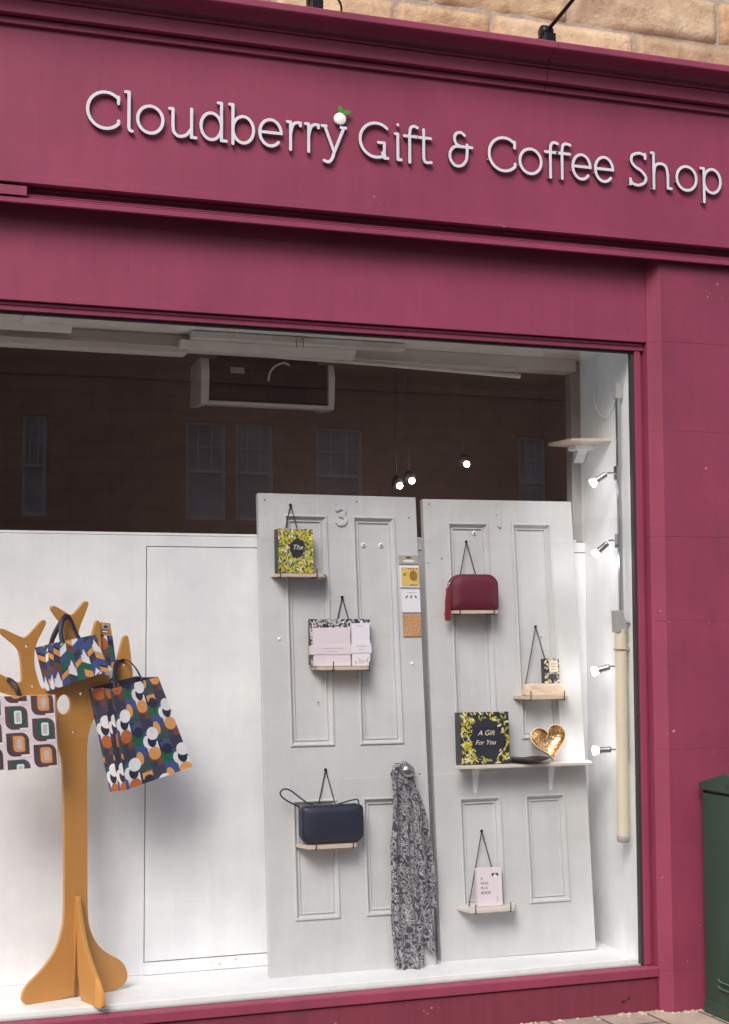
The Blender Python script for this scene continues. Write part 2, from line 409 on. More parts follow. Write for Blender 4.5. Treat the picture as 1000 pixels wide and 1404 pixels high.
for a, b in ((-2.6, -1.55), (4.36, 6.4)):
    mb, nm, ms = rubble_wall('masonry', a, b, ZP, 3.99, -.05, courses(a, b, ZP, 3.99, .27, .6, rn), .05, 'sandstone', int(a*7)+30)
    mb.build('masonry', ms, tw, recalc=False)

# ------------------------------------------------------------------ shopfront
SX0, SX1 = -1.5, 4.35
shop = thing('shopfront', 'maroon painted timber shopfront with cornice, signboard and big display window', 'shopfront', (1.4, -.05, ZP))
mb = MB(); mb.box((SX0, -.16, 3.252), (SX1, -.02, 3.875)); mb.box((SX0-.002, -.1635, 3.254), (SX1+.002, -.158, 3.281))
mb.build('fascia_board', 'maroon', shop, bevel=.0012)
prof = [(-.02, 3.866), (-.176, 3.866), (-.178, 3.868), (-.178, 3.890), (-.172, 3.897), (-.205, 3.898), (-.207, 3.900), (-.207, 3.952), (-.203, 3.956), (-.216, 3.957), (-.219, 3.961), (-.216, 3.966)]
for k in range(9):
    a = k/8*math.pi/2; prof.append((-.212-.088*(1-math.cos(a)), 3.968+.034*math.sin(a)))
prof += [(-.304, 4.004), (-.312, 4.005), (-.314, 4.009), (-.314, 4.031), (-.310, 4.036), (-.045, 4.075), (-.02, 4.075)]
mb = MB()
for a, b in ((SX0-.06, .55), (.552, 2.93), (2.933, SX1+.06)): mb.profile(prof, a, b)
mb.build('cornice', 'maroon', shop)
mb = MB(); mb.profile([(-.04, 3.25), (-.108, 3.25), (-.104, 3.240), (-.108, 3.229), (-.118, 3.222), (-.128, 3.220), (-.130, 3.2175), (-.130, 3.213), (-.126, 3.211), (-.136, 3.209), (-.137, 3.2045), (-.124, 3.2035), (-.124, 3.2005), (-.146, 3.200), (-.148, 3.197), (-.148, 3.180), (-.145, 3.178), (-.132, 3.178), (-.130, 3.196), (-.062, 3.226), (-.04, 3.226)], SX0, SX1)  # hollow in the underside added to deepen its shade
mb.box((SX0, -.155, 3.206), (.739, -.109, 3.243))
mb.build('lower_moulding', 'maroon', shop, bevel=.0008)
mb = MB(); mb.box((-1.15, -.05, 2.822), (3.49, -.02, 3.232)); mb.build('frieze_board', 'maroon', shop, bevel=.0015)
# pilasters with chamfered inner edge, built of stacked boards
def pilaster(xi, xo, sg):
    mb = MB(); zs = [ZP, .07, .62, 1.02, 1.58, 1.95, 2.42, 2.82, 3.212]
    for i, (a, b) in enumerate(zip(zs, zs[1:])):
        d = -.110-(.0004 if i % 2 else 0)-(.004 if i == 0 else 0)
        xc = xi+sg*.040
        pl = [(xi, .031), (xi, -.055 if i else -.062), (xc, d), (xo, d), (xo, .031)]
        mb.prism(pl, lambda u, v, t, a=a: V((u, v, a+t)), b-a-.0002)
    return mb
pilaster(3.485, SX1, 1).build('pilaster', 'maroon_low', shop, bevel=.0012)
pilaster(-1.15, SX0, -1).build('pilaster', 'maroon_low', shop, bevel=.0025)
GX0, GX1, GZ0, GZ1 = -1.08, 3.428, .088, 2.778
mb = MB()
mb.box((-1.148, -.028, 2.786), (3.484, .03, 2.8195))                 # head moulding
mb.box((-1.14, -.034, 2.806), (3.47, -.0285, 2.8185))
mb.box((3.440, -.024, .088), (3.468, .03, 2.7855)); mb.box((3.4685, -.010, .088), (3.484, .03, 2.7855))
mb.box((-1.13, -.024, .088), (-1.102, .03, 2.7855))
mb.build('window_frame', 'maroon', shop, bevel=.002)
mb = MB()
mb.box((GX0-.02, -.012, 2.7765), (3.439, .012, 2.7853), 0); mb.box((3.4265, -.012, .09), (3.4385, .012, 2.776), 0); mb.box((GX0-.02, -.012, .09), (GX0, .012, 2.776), 0)
mb.box((GX0, -.010, .0865), (3.426, .008, .0915), 1)
gk = mb.build('glazing_bead', ['gasket', 'greyplastic'], shop)
mb = MB(); mb.add([(GX0, 0, GZ0), (3.43, 0, GZ0), (3.43, 0, GZ1+.004), (GX0, 0, GZ1+.004)], [(0, 1, 2, 3)]); mb.build('glass_pane', 'glass', shop)
mb = MB(); mb.profile([(.02, .0860), (-.055, .0845), (-.062, .080), (-.062, .046), (-.058, .042), (.02, .042)], -1.149, 3.4835); mb.build('sill', 'maroon_low', shop, bevel=.002)
mb = MB(); mb.box((-1.149, -.05, ZP-.02), (3.4845, .02, .0385)); mb.build('stall_riser', 'maroon_base', shop, bevel=.003)
# two small chipped holes in the riser
mb = MB()
for cx, cz, w in ((3.316, -.048, .026), (3.341, -.038, .016)):
    pl = [(cx-w*.5, cz-.004), (cx-w*.1, cz-.007), (cx+w*.4, cz-.001), (cx+w*.5, cz+.004), (cx, cz+.003), (cx-w*.3, cz+.001)]
    mb.prism(pl, lambda u, v, t: V((u, -.0506-t, v)), .0006)
mb.build('chipped_hole', 'black', shop)

# mortar crumbs along the foot of the shopfront
mb = MB(); rr = random.Random(9)
for k in range(150):
    x = rr.uniform(3.30, 4.2) if k < 110 else rr.uniform(2.6, 3.3); y = (-.062 if x < 3.5 else -.118)-abs(rr.gauss(0, .022)); s_ = rr.uniform(.004, .016)
    vs = [(x+math.cos(a)*s_*rr.uniform(.6, 1.2), y+math.sin(a)*s_*rr.uniform(.6, 1.2), ZP+.0005) for a in (0, 1.2, 2.5, 3.7, 5)]
    vs += [(x+(p[0]-x)*.5, y+(p[1]-y)*.5, ZP+s_*rr.uniform(.3, .7)) for p in vs]
    mb.add(vs, [(0, 1, 6, 5), (1, 2, 7, 6), (2, 3, 8, 7), (3, 4, 9, 8), (4, 0, 5, 9), (5, 6, 7, 8, 9)])
o = mb.build('mortar_rubble', 'cement'); o['kind'] = 'stuff'; tag(o, 'crumbled pale mortar at the foot of the maroon pilaster', 'rubble')

# ------------------------------------------------------------------ sign lettering
HC, HX, SW = .157, .121, .0128
h = SW/2
def arc(cx, cz, rx, rz, a0, a1, n=26): return [(cx+rx*math.cos(R(a0+(a1-a0)*i/n)), cz+rz*math.sin(R(a0+(a1-a0)*i/n))) for i in range(n+1)]
def cm(pts, n=8): return [(p.x, p.z) for p in catmull([(a, 0, b) for a, b in pts], n)]
def glyph(c, w):
    sl = .014
    def bowl(x0, x1, z0=0, z1=HX): return arc((x0+x1)/2, (z0+z1)/2, (x1-x0)/2-h, (z1-z0)/2-h, 0, 360, 40)
    if c in 'CG':
        rx = (w-SW)/1.72; cx = h+rx; rz = HC/2-h
        if c == 'C': return [arc(cx, HC/2, rx, rz, 44, 316), [(cx+rx*.72, HC/2+rz*.69+.008), (cx+rx*.72, HC/2+rz*.69-.018)], [(cx+rx*.72, HC/2-rz*.69), (cx+rx*.735, HC/2-rz*.69+.012)]]
        xs = w-.022
        return [arc(cx, HC/2, rx, rz, 48, 302), cm([(cx+rx*.53, HC/2-rz*.85), (xs-.008, .024), (xs, .034)]), [(xs, .070), (xs, h)], [(xs-.026, .070), (xs, .070)], [(xs, h), (w-h, h)]]
    if c == 'l': return [[(h, HC+.004), (.020, HC+.004), (.020, .022)], cm([(.020, .026), (.022, .012), (.030, h), (w-h, h)])]
    if c == 'o': return [bowl(0, w)]
    if c == 'u':
        xr = w-.020
        return [[(h, HX-h), (.020, HX-h), (.020, .05)], cm([(.020, .052), (.024, .022), (.044, h), (xr-.022, .014), (xr, .042)]), [(xr, HX), (xr, h)], cm([(xr, .02), (xr+.003, h+.002), (w-.002, h)])]
    if c == 'd':
        xr = w-.022
        return [bowl(0, xr+h), [(xr-.014, HC+.002), (xr, HC+.002), (xr, h)], [(xr, h), (w-h+.004, h)]]
    if c == 'b': return [[(h, HC+.002), (.020, HC+.002), (.020, 0)], bowl(.020-h, w)]
    if c == 'e':
        cx, cz, rx, rz = w/2, HX/2, w/2-h, HX/2-h
        return [arc(cx, cz, rx, rz, 0, 318), [(h, cz+.001), (w-h, cz+.001)]]
    if c == 'r': return [[(h, HX-h), (.020, HX-h), (.020, 0)], cm([(.020, HX*.55), (.030, HX*.85), (.046, HX-h), (w-h, HX-h-.001)]), [(w-h-.001, HX-h), (w-h-.001, HX-.018)]]
    if c == 'y':
        return [[(h-.002, HX-h), (.022, HX-h)], [(.016, HX-h), (w*.52, .008)], [(w-.010, HX-h), (w*.52, .008)], cm([(w*.52, .010), (w*.44, -.018), (w*.30, -.034), (w*.12, -.030)]), [(w-.022, HX-h), (w-.002, HX-h)]]
    if c == 'i': return [[(h-.002, HX-h), (.016, HX-h), (.016, h)], cm([(.016, .018), (.020, h), (w-h+.004, h)]), [(.016, HC-.004), (.0165, HC-.003)]]
    if c == 'f': return [[(.026, 0), (.026, HC-.036)], cm([(.026, HC-.04), (.030, HC-.012), (.044, HC-.002), (w-.004, HC-.006)]), [(h-.004, HX-h-.004), (w-.006, HX-h-.004)]]
    if c == 't': return [[(.022, HC-.012), (.022, .024)], cm([(.022, .028), (.026, .011), (.036, h), (w-h+.004, h+.002)]), [(h-.008, HX-h-.004), (w-.004, HX-h-.004)]]
    if c == '&':
        return [cm([(w*.66, HC-.016), (w*.52, HC-h+.001), (w*.34, HC-.012), (w*.27, HC-.034), (w*.34, HC-.056), (w*.52, HC-.066)]),
                cm([(w*.52, HC-.066), (w*.26, HC-.070), (w*.10, .062), (w*.12, .030), (w*.30, h+.001), (w*.55, h+.004), (w*.72, .034), (w*.76, .070), (w*.76, .100)]),
                [(w*.48, HC-.066), (w-h, HC-.066)]]
    if c == 'S':
        return [cm([(w*.88, HC-.022), (w*.80, HC-.011), (w*.54, HC-h), (w*.22, HC-.018), (w*.15, HC-.044), (w*.34, HC-.068), (w*.66, .072), (w*.90, .046), (w*.82, .020), (w*.50, h), (w*.20, .012), (w*.09, .026)]),
                [(w*.88, HC-.008), (w*.88, HC-.028)], [(w*.09, .032), (w*.09, .008)]]
    if c == 'h': return [[(h-.002, HC+.002), (.016, HC+.002), (.016, 0)], cm([(.016, HX*.5), (.024, HX*.84), (.050, HX-h), (w-.030, HX*.86), (w-.020, HX*.55)]), [(w-.020, HX*.56), (w-.020, h)], [(w-.020, h), (w-h+.004, h)]]
    if c == 'p': return [[(h-.002, HX-h), (.020, HX-h), (.020, -.038)], bowl(.020-h, w)]
def contour(strokes, w, hr):
    step = .0016; x0, z0 = -.02, -.06; nx = int((w+.04)/step); nz = int(.26/step)
    X, Z = np.meshgrid(x0+np.arange(nx)*step, z0+np.arange(nz)*step, indexing='ij'); D = np.full(X.shape, 9.)
    for st in strokes:
        for (ax, az), (bx, bz) in zip(st, st[1:]):
            dx, dz = bx-ax, bz-az; L = dx*dx+dz*dz
            if L < 1e-12: continue
            t = np.clip(((X-ax)*dx+(Z-az)*dz)/L, 0, 1); D = np.minimum(D, np.hypot(X-ax-t*dx, Z-az-t*dz))
    F = D-hr; seg = {}
    def ip(i, j, k, l):
        a, b = F[i, j], F[k, l]; t = a/(a-b); return (X[i, j]+(X[k, l]-X[i, j])*t, Z[i, j]+(Z[k, l]-Z[i, j])*t)
    near = np.argwhere(np.abs(F) < step*2)
    cells = set()
    for i, j in near:
        for di in (-1, 0):
            for dj in (-1, 0):
                if 0 <= i+di < nx-1 and 0 <= j+dj < nz-1: cells.add((i+di, j+dj))
    for i, j in cells:
        cs = [(i, j), (i+1, j), (i+1, j+1), (i, j+1)]; ins = [F[c] < 0 for c in cs]
        if all(ins) or not any(ins): continue
        ent = []; ext = []
        for k in range(4):
            a, b = cs[k], cs[(k+1) % 4]
            if ins[k] != ins[(k+1) % 4]:
                key = (min(a, b), max(a, b)); (ext if ins[k] else ent).append((key, ip(*key[0], *key[1])))
        for (ka, pa), (kb, pb) in zip(ent, ext): seg[kb] = (ka, pb)
    loops = []
    while seg:
        k0 = next(iter(seg)); k = k0; lp = []
        while k in seg: nk, p = seg.pop(k); lp.append(p); k = nk
        if len(lp) > 8: loops.append(lp)
    return loops
YL = -.163
sign = thing('shop_sign', 'raised silvery letters reading Cloudberry Gift & Coffee Shop on the maroon fascia', 'shop sign', (.95, YL, 3.487))
LET = [('C',.957,1.09),('l',1.105,1.145),('o',1.153,1.266),('u',1.28,1.395),('d',1.407,1.519),('b',1.524,1.636),('e',1.649,1.752),('r',1.765,1.834),('r',1.842,1.911),('y',1.915,2.024),
       ('G',2.078,2.213),('i',2.235,2.268),('f',2.278,2.343),('t',2.345,2.403),('&',2.475,2.593),('C',2.66,2.793),('o',2.804,2.918),('f',2.930,2.995),('f',2.986,3.055),('e',3.057,3.155),('e',3.167,3.266),
       ('S',3.338,3.433),('h',3.448,3.555),('o',3.574,3.687),('p',3.700,3.812)]
for c, a, b in LET:
    w = b-a; me = curve_mesh('letter', contour(glyph(c, w), w, h-.0009), .0045, .0010)
    mt = wall_mat(a, YL-.0105, 3.487)
    inv = RM[sign].inverted(); me.transform(inv @ mt); me.materials.clear(); me.materials.append(M['letter']); me.materials.append(M['letter_side'])
    for p in me.polygons:
        if abs(p.normal.y) < .3: p.material_index = 1
    o = link('letter', me, sign); o['label'] = 'raised letter '+c
    if a > 2.6:
        G_ = [p for st in glyph(c, w) for p in st]
        for px_, pz_ in (min(G_, key=lambda p: p[0]+.3*p[1]), min(G_, key=lambda p: p[1]-.4*p[0])):
            m4 = MB(); m4.lathe([(.0028, 0), (.0028, .014), (0, .0145)], (a+px_-.0085, YL+.002, 3.487+pz_-.003), (0, -1, 0), 8); m4.build('stud', 'chrome', o)
mb = MB(); mb.lathe([(0, .020), (.0225, .020), (.0255, .018), (.0265, .012), (.0265, .006), (0, .006)], (1.9975, YL, 3.638), (0, -1, 0), 28); mb.build('white_berry', 'berry', sign)
mb = MB()
for (x, z), (tx, tz) in (((2.000, 3.664), (1.993, 3.694)), ((2.004, 3.662), (2.046, 3.672))):
    d = V((tx-x, 0, tz-z)); L = d.length; d.normalize(); q = V((-d.z, 0, d.x)); pl = []
    for t in np.linspace(0, 1, 9): pl.append((t*L, .0105*math.sin(math.pi*t**.8)))
    for t in np.linspace(1, 0, 9)[1:-1]: pl.append((t*L, -.0105*math.sin(math.pi*t**.8)))
    mb.prism(pl, lambda u, v, t, x=x, z=z, d=d, q=q: V((x, YL-.016, z))+d*u+q*v+V((0, -t, 0)), .005)
mb.build('green_leaf', 'leafgreen', sign)

# ------------------------------------------------------------------ swan-neck sign lamps
def swan(x, label, cable):
    t = thing('sign_lamp', label, 'sign lamp', (x, -.16, 4.06), 0, 'swan neck lamps above the fascia')
    mb = MB(); mb.box((x-.022, -.215, 4.055), (x+.030, -.13, 4.115)); mb.lathe([(0, -.028), (.026, -.026), (.030, -.018), (.030, .018), (.026, .026), (0, .028)], (x, -.175, 4.128), (1, 0, 0), 20)
    mb.build('bracket', 'steel_black', t, bevel=.004)
    mb = MB(); mb.tube(catmull([(x+.004, -.19, 4.135), (x+.014, -.40, 4.185), (x+.03, -.75, 4.28), (x+.045, -1.05, 4.36), (x+.05, -1.16, 4.36), (x+.05, -1.20, 4.30)], 6), .0085, 10); mb.build('arm', 'steel_black', t)
    mb = MB(); d = V((0, .72, -.70)); mb.lathe([(.012, -.02), (.03, .0), (.05, .03), (.085, .09), (.09, .11), (.086, .108), (.048, .035), (0, .02)], (x+.05, -1.20, 4.30), d, 24); mb.build('lamp_shade', 'steel_black', t)
    if cable:
        mb = MB(); mb.tube(catmull([(x+.02, -.19, 4.105), (x+.05, -.20, 4.150), (x+.09, -.20, 4.140), (x+.115, -.19, 4.105), (x+.115, -.17, 4.055)], 8), .0045, 8); mb.build('cable', 'black', t)
swan(1.885, 'black swan neck lamp with a looped cable above the word Cloudberry', True)
swan(2.943, 'black swan neck lamp on the cornice above the word Coffee', False)
swan(4.03, 'black swan neck lamp at the right end of the cornice', False)

# ------------------------------------------------------------------ inside the window
ZF = .1107
mb = MB(); mb.box((-1.09, .012, -.05), (3.44, .50, ZF)); struct(mb.build('display_floor', 'white', bevel=.003))
mb = MB(); mb.box((3.4405, .012, ZF-.03), (3.52, .50, 2.83)); struct(mb.build('side_wall', 'white_dirty'))
M['jamb'] = pm('dull_jamb_paint', (176, 174, 172), .7)
mb = MB(); mb.box((3.392, .501, ZF-.03), (3.52, .555, 2.83)); struct(mb.build('wall_jamb', 'jamb'))
mb = MB(); mb.box((-1.16, .012, ZF-.03), (-1.0905, .50, 2.83)); struct(mb.build('side_wall', 'white_dirty'))
mb = MB(); mb.box((-1.16, .012, 2.822), (3.52, .56, 2.90)); mb.box((-1.16, .44, 2.765), (3.39, .56, 2.8215)); mb.box((-1.16, .40, 2.735), (1.50, .50, 2.764)); mb.profile([(.36, 2.8215), (.40, 2.79), (.40, 2.80), (.42, 2.8215)], -1.16, 1.0)
mb.box((.78, .03, 2.815), (.86, .40, 2.8215)); struct(mb.build('display_ceiling', 'ceiling', bevel=.002))
RX0, RX1, RY1 = -2.5, 6.2, 6.5
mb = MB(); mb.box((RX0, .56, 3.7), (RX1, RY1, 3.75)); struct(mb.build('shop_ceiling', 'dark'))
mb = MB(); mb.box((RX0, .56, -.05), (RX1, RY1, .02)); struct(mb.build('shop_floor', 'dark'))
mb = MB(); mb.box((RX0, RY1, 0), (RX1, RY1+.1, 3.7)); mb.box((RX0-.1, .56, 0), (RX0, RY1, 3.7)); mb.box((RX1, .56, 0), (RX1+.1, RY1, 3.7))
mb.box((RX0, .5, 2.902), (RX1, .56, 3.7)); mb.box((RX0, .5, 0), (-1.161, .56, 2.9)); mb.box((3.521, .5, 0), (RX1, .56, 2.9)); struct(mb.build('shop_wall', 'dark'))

part = thing('display_partition', 'white boarded partition with an access panel behind the window display', 'partition', (1.2, .46, ZF))
mb = MB(); mb.box((-1.088, .466, ZF+.001), (1.3385, .480, 1.952)); mb.box((1.3385, .466, 1.9065), (3.4395, .480, 1.952)); mb.box((1.3385, .466, ZF+.001), (3.4395, .480, .160)); mb.build('board', 'white', part, bevel=.0015)
mb = MB(); mb.box((1.3425, .4655, .1645), (3.439, .480, 1.903)); mb.build('access_panel', 'white', part, bevel=.0015)
mb = MB(); mb.box((1.34, .450, ZF+.002), (3.438, .4655, .152)); mb.build('skirting', 'white_dirty', part, bevel=.0015)
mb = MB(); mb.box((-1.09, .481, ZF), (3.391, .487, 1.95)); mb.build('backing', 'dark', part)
mb = MB(); mb.box((-1.088, .464, 1.9525), (3.391, .492, 1.964)); mb.build('capping', 'white', part, bevel=.002)

# ceiling batten and curtain rod
bt = thing('ceiling_batten', 'long dusty white light batten under the display ceiling', 'light batten', (2.0, .40, 2.8))
mb = MB(); mb.box((1.50, .30, 2.790), (2.47, .37, 2.818)); mb.profile([(.37, 2.79), (.40, 2.752), (.43, 2.748), (.439, 2.752), (.439, 2.79)], 1.46, 2.26); mb.build('housing', 'heater_cap', bt, bevel=.003)
mb = MB()
for x in (1.955, 1.985):
    mb = MB(); mb.tube(catmull([(x, .292, 2.812), (x, .288, 2.782), (x+.005, .30, 2.772), (x+.006, .31, 2.785)], 5), .003, 6); mb.build('clip', 'greyplastic', bt)
mb = MB(); mb.tube([(1.9, .43, 2.752), (2.4, .43, 2.744), (3.09, .43, 2.724)], .011, 10); mb.tube([(3.075, .43, 2.726), (3.075, .43, 2.772)], .004, 6)
tag(seat(mb.build('curtain_rod', 'heater_cap'), (3.09, .43, 2.724)), 'thin white rod drooping under the ceiling beam to the right of the heater', 'curtain rod')

ht = thing('air_heater', 'dark fronted wall heater with pale end caps hanging under the ceiling', 'heater', (1.9, .68, 2.55))
mb = MB(); mb.box((1.645, .60, 2.567), (2.20, .78, 2.755)); mb.build('front_panel', 'heater_front', ht, bevel=.006)
def cap(x0, x1):
    mb = MB(); pl = [(.592, 2.60), (.600, 2.552), (.63, 2.548), (.80, 2.56), (.80, 2.75), (.63, 2.762), (.600, 2.757), (.585, 2.70)]
    mb.prism(pl, lambda u, v, t: V((x0+t, u, v)), x1-x0); return mb
cap(1.605, 1.643).build('end_cap', 'heater_cap', ht, bevel=.005); cap(2.202, 2.232).build('end_cap', 'heater_cap', ht, bevel=.005)
mb = MB(); mb.box((1.643, .588, 2.549), (2.202, .65, 2.566)); mb.build('bottom_trim', 'heater_cap', ht, bevel=.003)
mb = MB(); mb.box((1.742, .5975, 2.695), (1.806, .5995, 2.722)); mb.build('rating_label', 'greyplastic', ht)
mb = MB(); mb.tube(catmull([(1.915, .592, 2.665), (1.922, .585, 2.705), (1.945, .582, 2.735), (1.985, .585, 2.752), (2.015, .594, 2.745)], 8), .005, 8); mb.build('cable', 'heater_cap', ht)
mb = MB(); mb.box((1.70, .63, 2.756), (2.16, .70, 2.785)); mb.box((1.75, .65, 2.785), (1.79, .68, 3.7)); mb.box((2.07, .65, 2.785), (2.11, .68, 3.7)); mb.build('hanging_bracket', 'heater_front', ht)

# warm bulbs deep in the shop
for i, (x, z, lb) in enumerate(((4.057, 2.601, 'lit warm bulb deep in the shop, lowest and leftmost of the three'), (4.155, 2.641, 'lit warm bulb deep in the shop, just right of the lowest one'), (4.597, 2.78, 'lit warm bulb deep in the shop, highest and farthest right'))):
    t = thing('ceiling_spotlight', lb, 'ceiling light', (x, 4.5, z), 0, 'warm spotlights on the shop ceiling')
    mb = MB(); mb.lathe([(0, -.026), (.018, -.020), (.026, 0), (.018, .020), (0, .026)], (x, 4.5, z), (0, 0, 1), 16); mb.build('bulb', 'warm_core', t)
    lp = bpy.data.lights.new('bulb_light', 'POINT'); lp.energy = 9.5; lp.color = (1, .90, .84); lp.shadow_soft_size = .05; lo = bpy.data.objects.new('bulb_light', lp); COL.objects.link(lo); lo.parent = t; lo.location = (0, -.08, -.06)
    mb = MB(); mb.lathe([(.034, -.002), (.044, .02), (.036, .06), (.012, .09), (0, .09)], (x, 4.53, z), (0, .5, .85), 16); mb.tube([(x, 4.56, z+.07), (x, 4.58, 3.7)], .003, 6); mb.build('holder', 'heater_front', t)

# ------------------------------------------------------------------ the two old doors
def mkframe(P, U, Vv):
    P, U, Vv = V(P), V(U).normalized(), V(Vv).normalized(); n = U.cross(Vv)     # n towards the street
    return P, U, Vv, n
D3 = mkframe((1.8173, .2175, .1107), (1, -.0091, -.0022), (.0031, .1069, .9943))
D1 = mkframe((2.6008, .2625, .1107), (.9994, -.0343, .0047), (-.0019, .0832, .9965))
def DP(D, u, v, off=0): return D[0]+D[1]*u+D[2]*v+D[3]*off
def door(D, w, hgt, num, label, panels, extra_name):
    t = thing('panelled_door', label, 'door', mat=frame_mat(D[0], D[1], -D[3], D[2]), group='old panelled doors leaning on the partition')
    xs = [0, panels[0][0], panels[0][1], panels[1][0], panels[1][1], w]; zs = [0, panels[2][0], panels[2][1], panels[3][0], panels[3][1], hgt]
    mb = MB(); G = lambda u, v, d: DP(D, u, v, -d)
    def q(u0, u1, v0, v1, d): mb.add([G(u0, v0, d), G(u1, v0, d), G(u1, v1, d), G(u0, v1, d)], [(0, 1, 2, 3)])
    for i in range(5):
        for j in range(5):
            if i in (1, 3) and j in (1, 3): continue
            q(xs[i], xs[i+1], zs[j], zs[j+1], 0)
    T = .036
    for i in range(5):
        mb.add([G(xs[i], 0, 0), G(xs[i+1], 0, 0), G(xs[i+1], 0, T), G(xs[i], 0, T)], [(0, 3, 2, 1)]); mb.add([G(xs[i], hgt, 0), G(xs[i+1], hgt, 0), G(xs[i+1], hgt, T), G(xs[i], hgt, T)], [(0, 1, 2, 3)])
        mb.add([G(0, zs[i], 0), G(0, zs[i+1], 0), G(0, zs[i+1], T), G(0, zs[i], T)], [(0, 1, 2, 3)]); mb.add([G(w, zs[i], 0), G(w, zs[i+1], 0), G(w, zs[i+1], T), G(w, zs[i], T)], [(0, 3, 2, 1)])
    mb.add([G(0, 0, T), G(w, 0, T), G(w, hgt, T), G(0, hgt, T)], [(0, 3, 2, 1)])
    mb.build('slab', 'grey_door', t, weld=True, bevel=.0016, recalc=True)
    for i in (1, 3):
        for j in (1, 3):
            mb = MB(); a, b, c, d = xs[i], xs[i+1], zs[j], zs[j+1]
            rings = [(0, .0035), (.001, -.005), (.004, -.0075), (.009, -.0075), (.012, -.002), (.0125, .003), (.016, .004), (.021, .011), (.0235, .012), (.0245, .007), (.0285, .006), (.030, .0075), (.031, .014)]
            for (i0, d0), (i1, d1) in zip(rings, rings[1:]):
                o = [(a+i0, c+i0), (b-i0, c+i0), (b-i0, d-i0), (a+i0, d-i0)]; n_ = [(a+i1, c+i1), (b-i1, c+i1), (b-i1, d-i1), (a+i1, d-i1)]
                for k in range(4):
                    k2 = (k+1) % 4; mb.add([G(*o[k], d0), G(*o[k2], d0), G(*n_[k2], d1), G(*n_[k], d1)], [(0, 1, 2, 3)])
            i1, d1 = rings[-1]; mb.add([G(a+i1, c+i1, d1), G(b-i1, c+i1, d1), G(b-i1, d-i1, d1), G(a+i1, d-i1, d1)], [(0, 1, 2, 3)])
            mb.build('panel', 'grey_door', t, weld=True, recalc=False)
    # the painted-over raised number
    me = curve_mesh('number', contour(num[0], .08, .0062), .0022, .0018)
    place_mesh(me, frame_mat(DP(D, num[1], num[2], .0042), D[1], D[2], D[3]), 'number', ['grey_door'], t)
    return t
three = [cm([(.006, .066), (.020, .074), (.038, .070), (.040, .056), (.028, .042), (.020, .040)]), cm([(.020, .040), (.036, .036), (.044, .020), (.034, .004), (.016, .001), (.004, .009)])]
one = [[(.016, .064), (.016, .0)], [(.010, .060), (.016, .064)]]
d3 = door(D3, .738, 2.045, (three, .354, 1.912), 'pale grey panelled door numbered 3, with the scarf on its knob', ((.113, .314), (.429, .632), (.222, .720), (.943, 1.953)), '3')
d1 = door(D1, .740, 2.033, (one, .352, 1.912), 'pale grey panelled door numbered 1, carrying the long bracketed shelf', ((.112, .314), (.429, .627), (.218, .695), (.940, 1.928)), '1')
def hook(D, t, u, v, d=0):
    mb = MB(); c = DP(D, u, v, d); mb.lathe([(.0105, 0), (.0105, .004), (.007, .0065), (.004, .007)], c, D[3], 16, 0); mb.lathe([(.004, .0068), (.0035, .0085), (0, .009)], c, D[3], 10, 1)
    mb.build('hook_plate', ['white', 'ink'], t)
hook(D3, d3, .484, 1.824, -.013); hook(D3, d3, .565, 1.824, -.013); hook(D1, d1, .248, 1.880, -.013)
mb = MB()
for u, v in ((.030, 2.015), (.455, 2.018), (.700, 1.95), (.70, .81), (.245, 1.13)): mb.lathe([(.004, 0), (.003, .0006), (0, .0008)], DP(D3, u, v, .0002), D3[3], 8)
mb.build('screw_hole', 'ink', d3)
mb = MB()
for u, v in ((.030, 2.01), (.55, 1.40), (.08, 1.76)): mb.lathe([(.004, 0), (.003, .0006), (0, .0008)], DP(D1, u, v, .0002), D1[3], 8)
mb.build('screw_hole', 'ink', d1)
for u, v in ((.078, 1.406), (.686, 1.294)):
    mb = MB(); mb.lathe([(.008, 0), (.008, .002), (.005, .004), (0, .005)], DP(D3, u, v, 0), D3[3], 14); mb.build('filled_patch', 'white', d3)
# edge hinge/keep plates painted over
mb = MB(); a = DP(D1, -.001, 1.86, .0); fm = frame_mat(a, D1[1], D1[2], D1[3]); mb.box((0, -.12, -.001), (.028, .08, .0022), 0, fm); mb.build('hinge_leaf', 'grey_door', d1, bevel=.0012)
# knob and keyhole
kp = DP(D3, .618, .826, 0); mb = MB()
mb.lathe([(.026, 0), (.026, .004), (.012, .008), (.010, .038), (.016, .044), (.025, .050), (.0295, .060), (.029, .071), (.022, .080), (.009, .085), (0, .086)], kp, D3[3], 28); mb.build('knob', 'chrome', d3)
mb = MB(); k2 = frame_mat(DP(D3, .672, .826, 0), D3[1], D3[2], D3[3]); mb.box((-.004, -.013, -.001), (.004, .012, .0008), 0, k2); mb.build('keyhole', 'ink', d3)

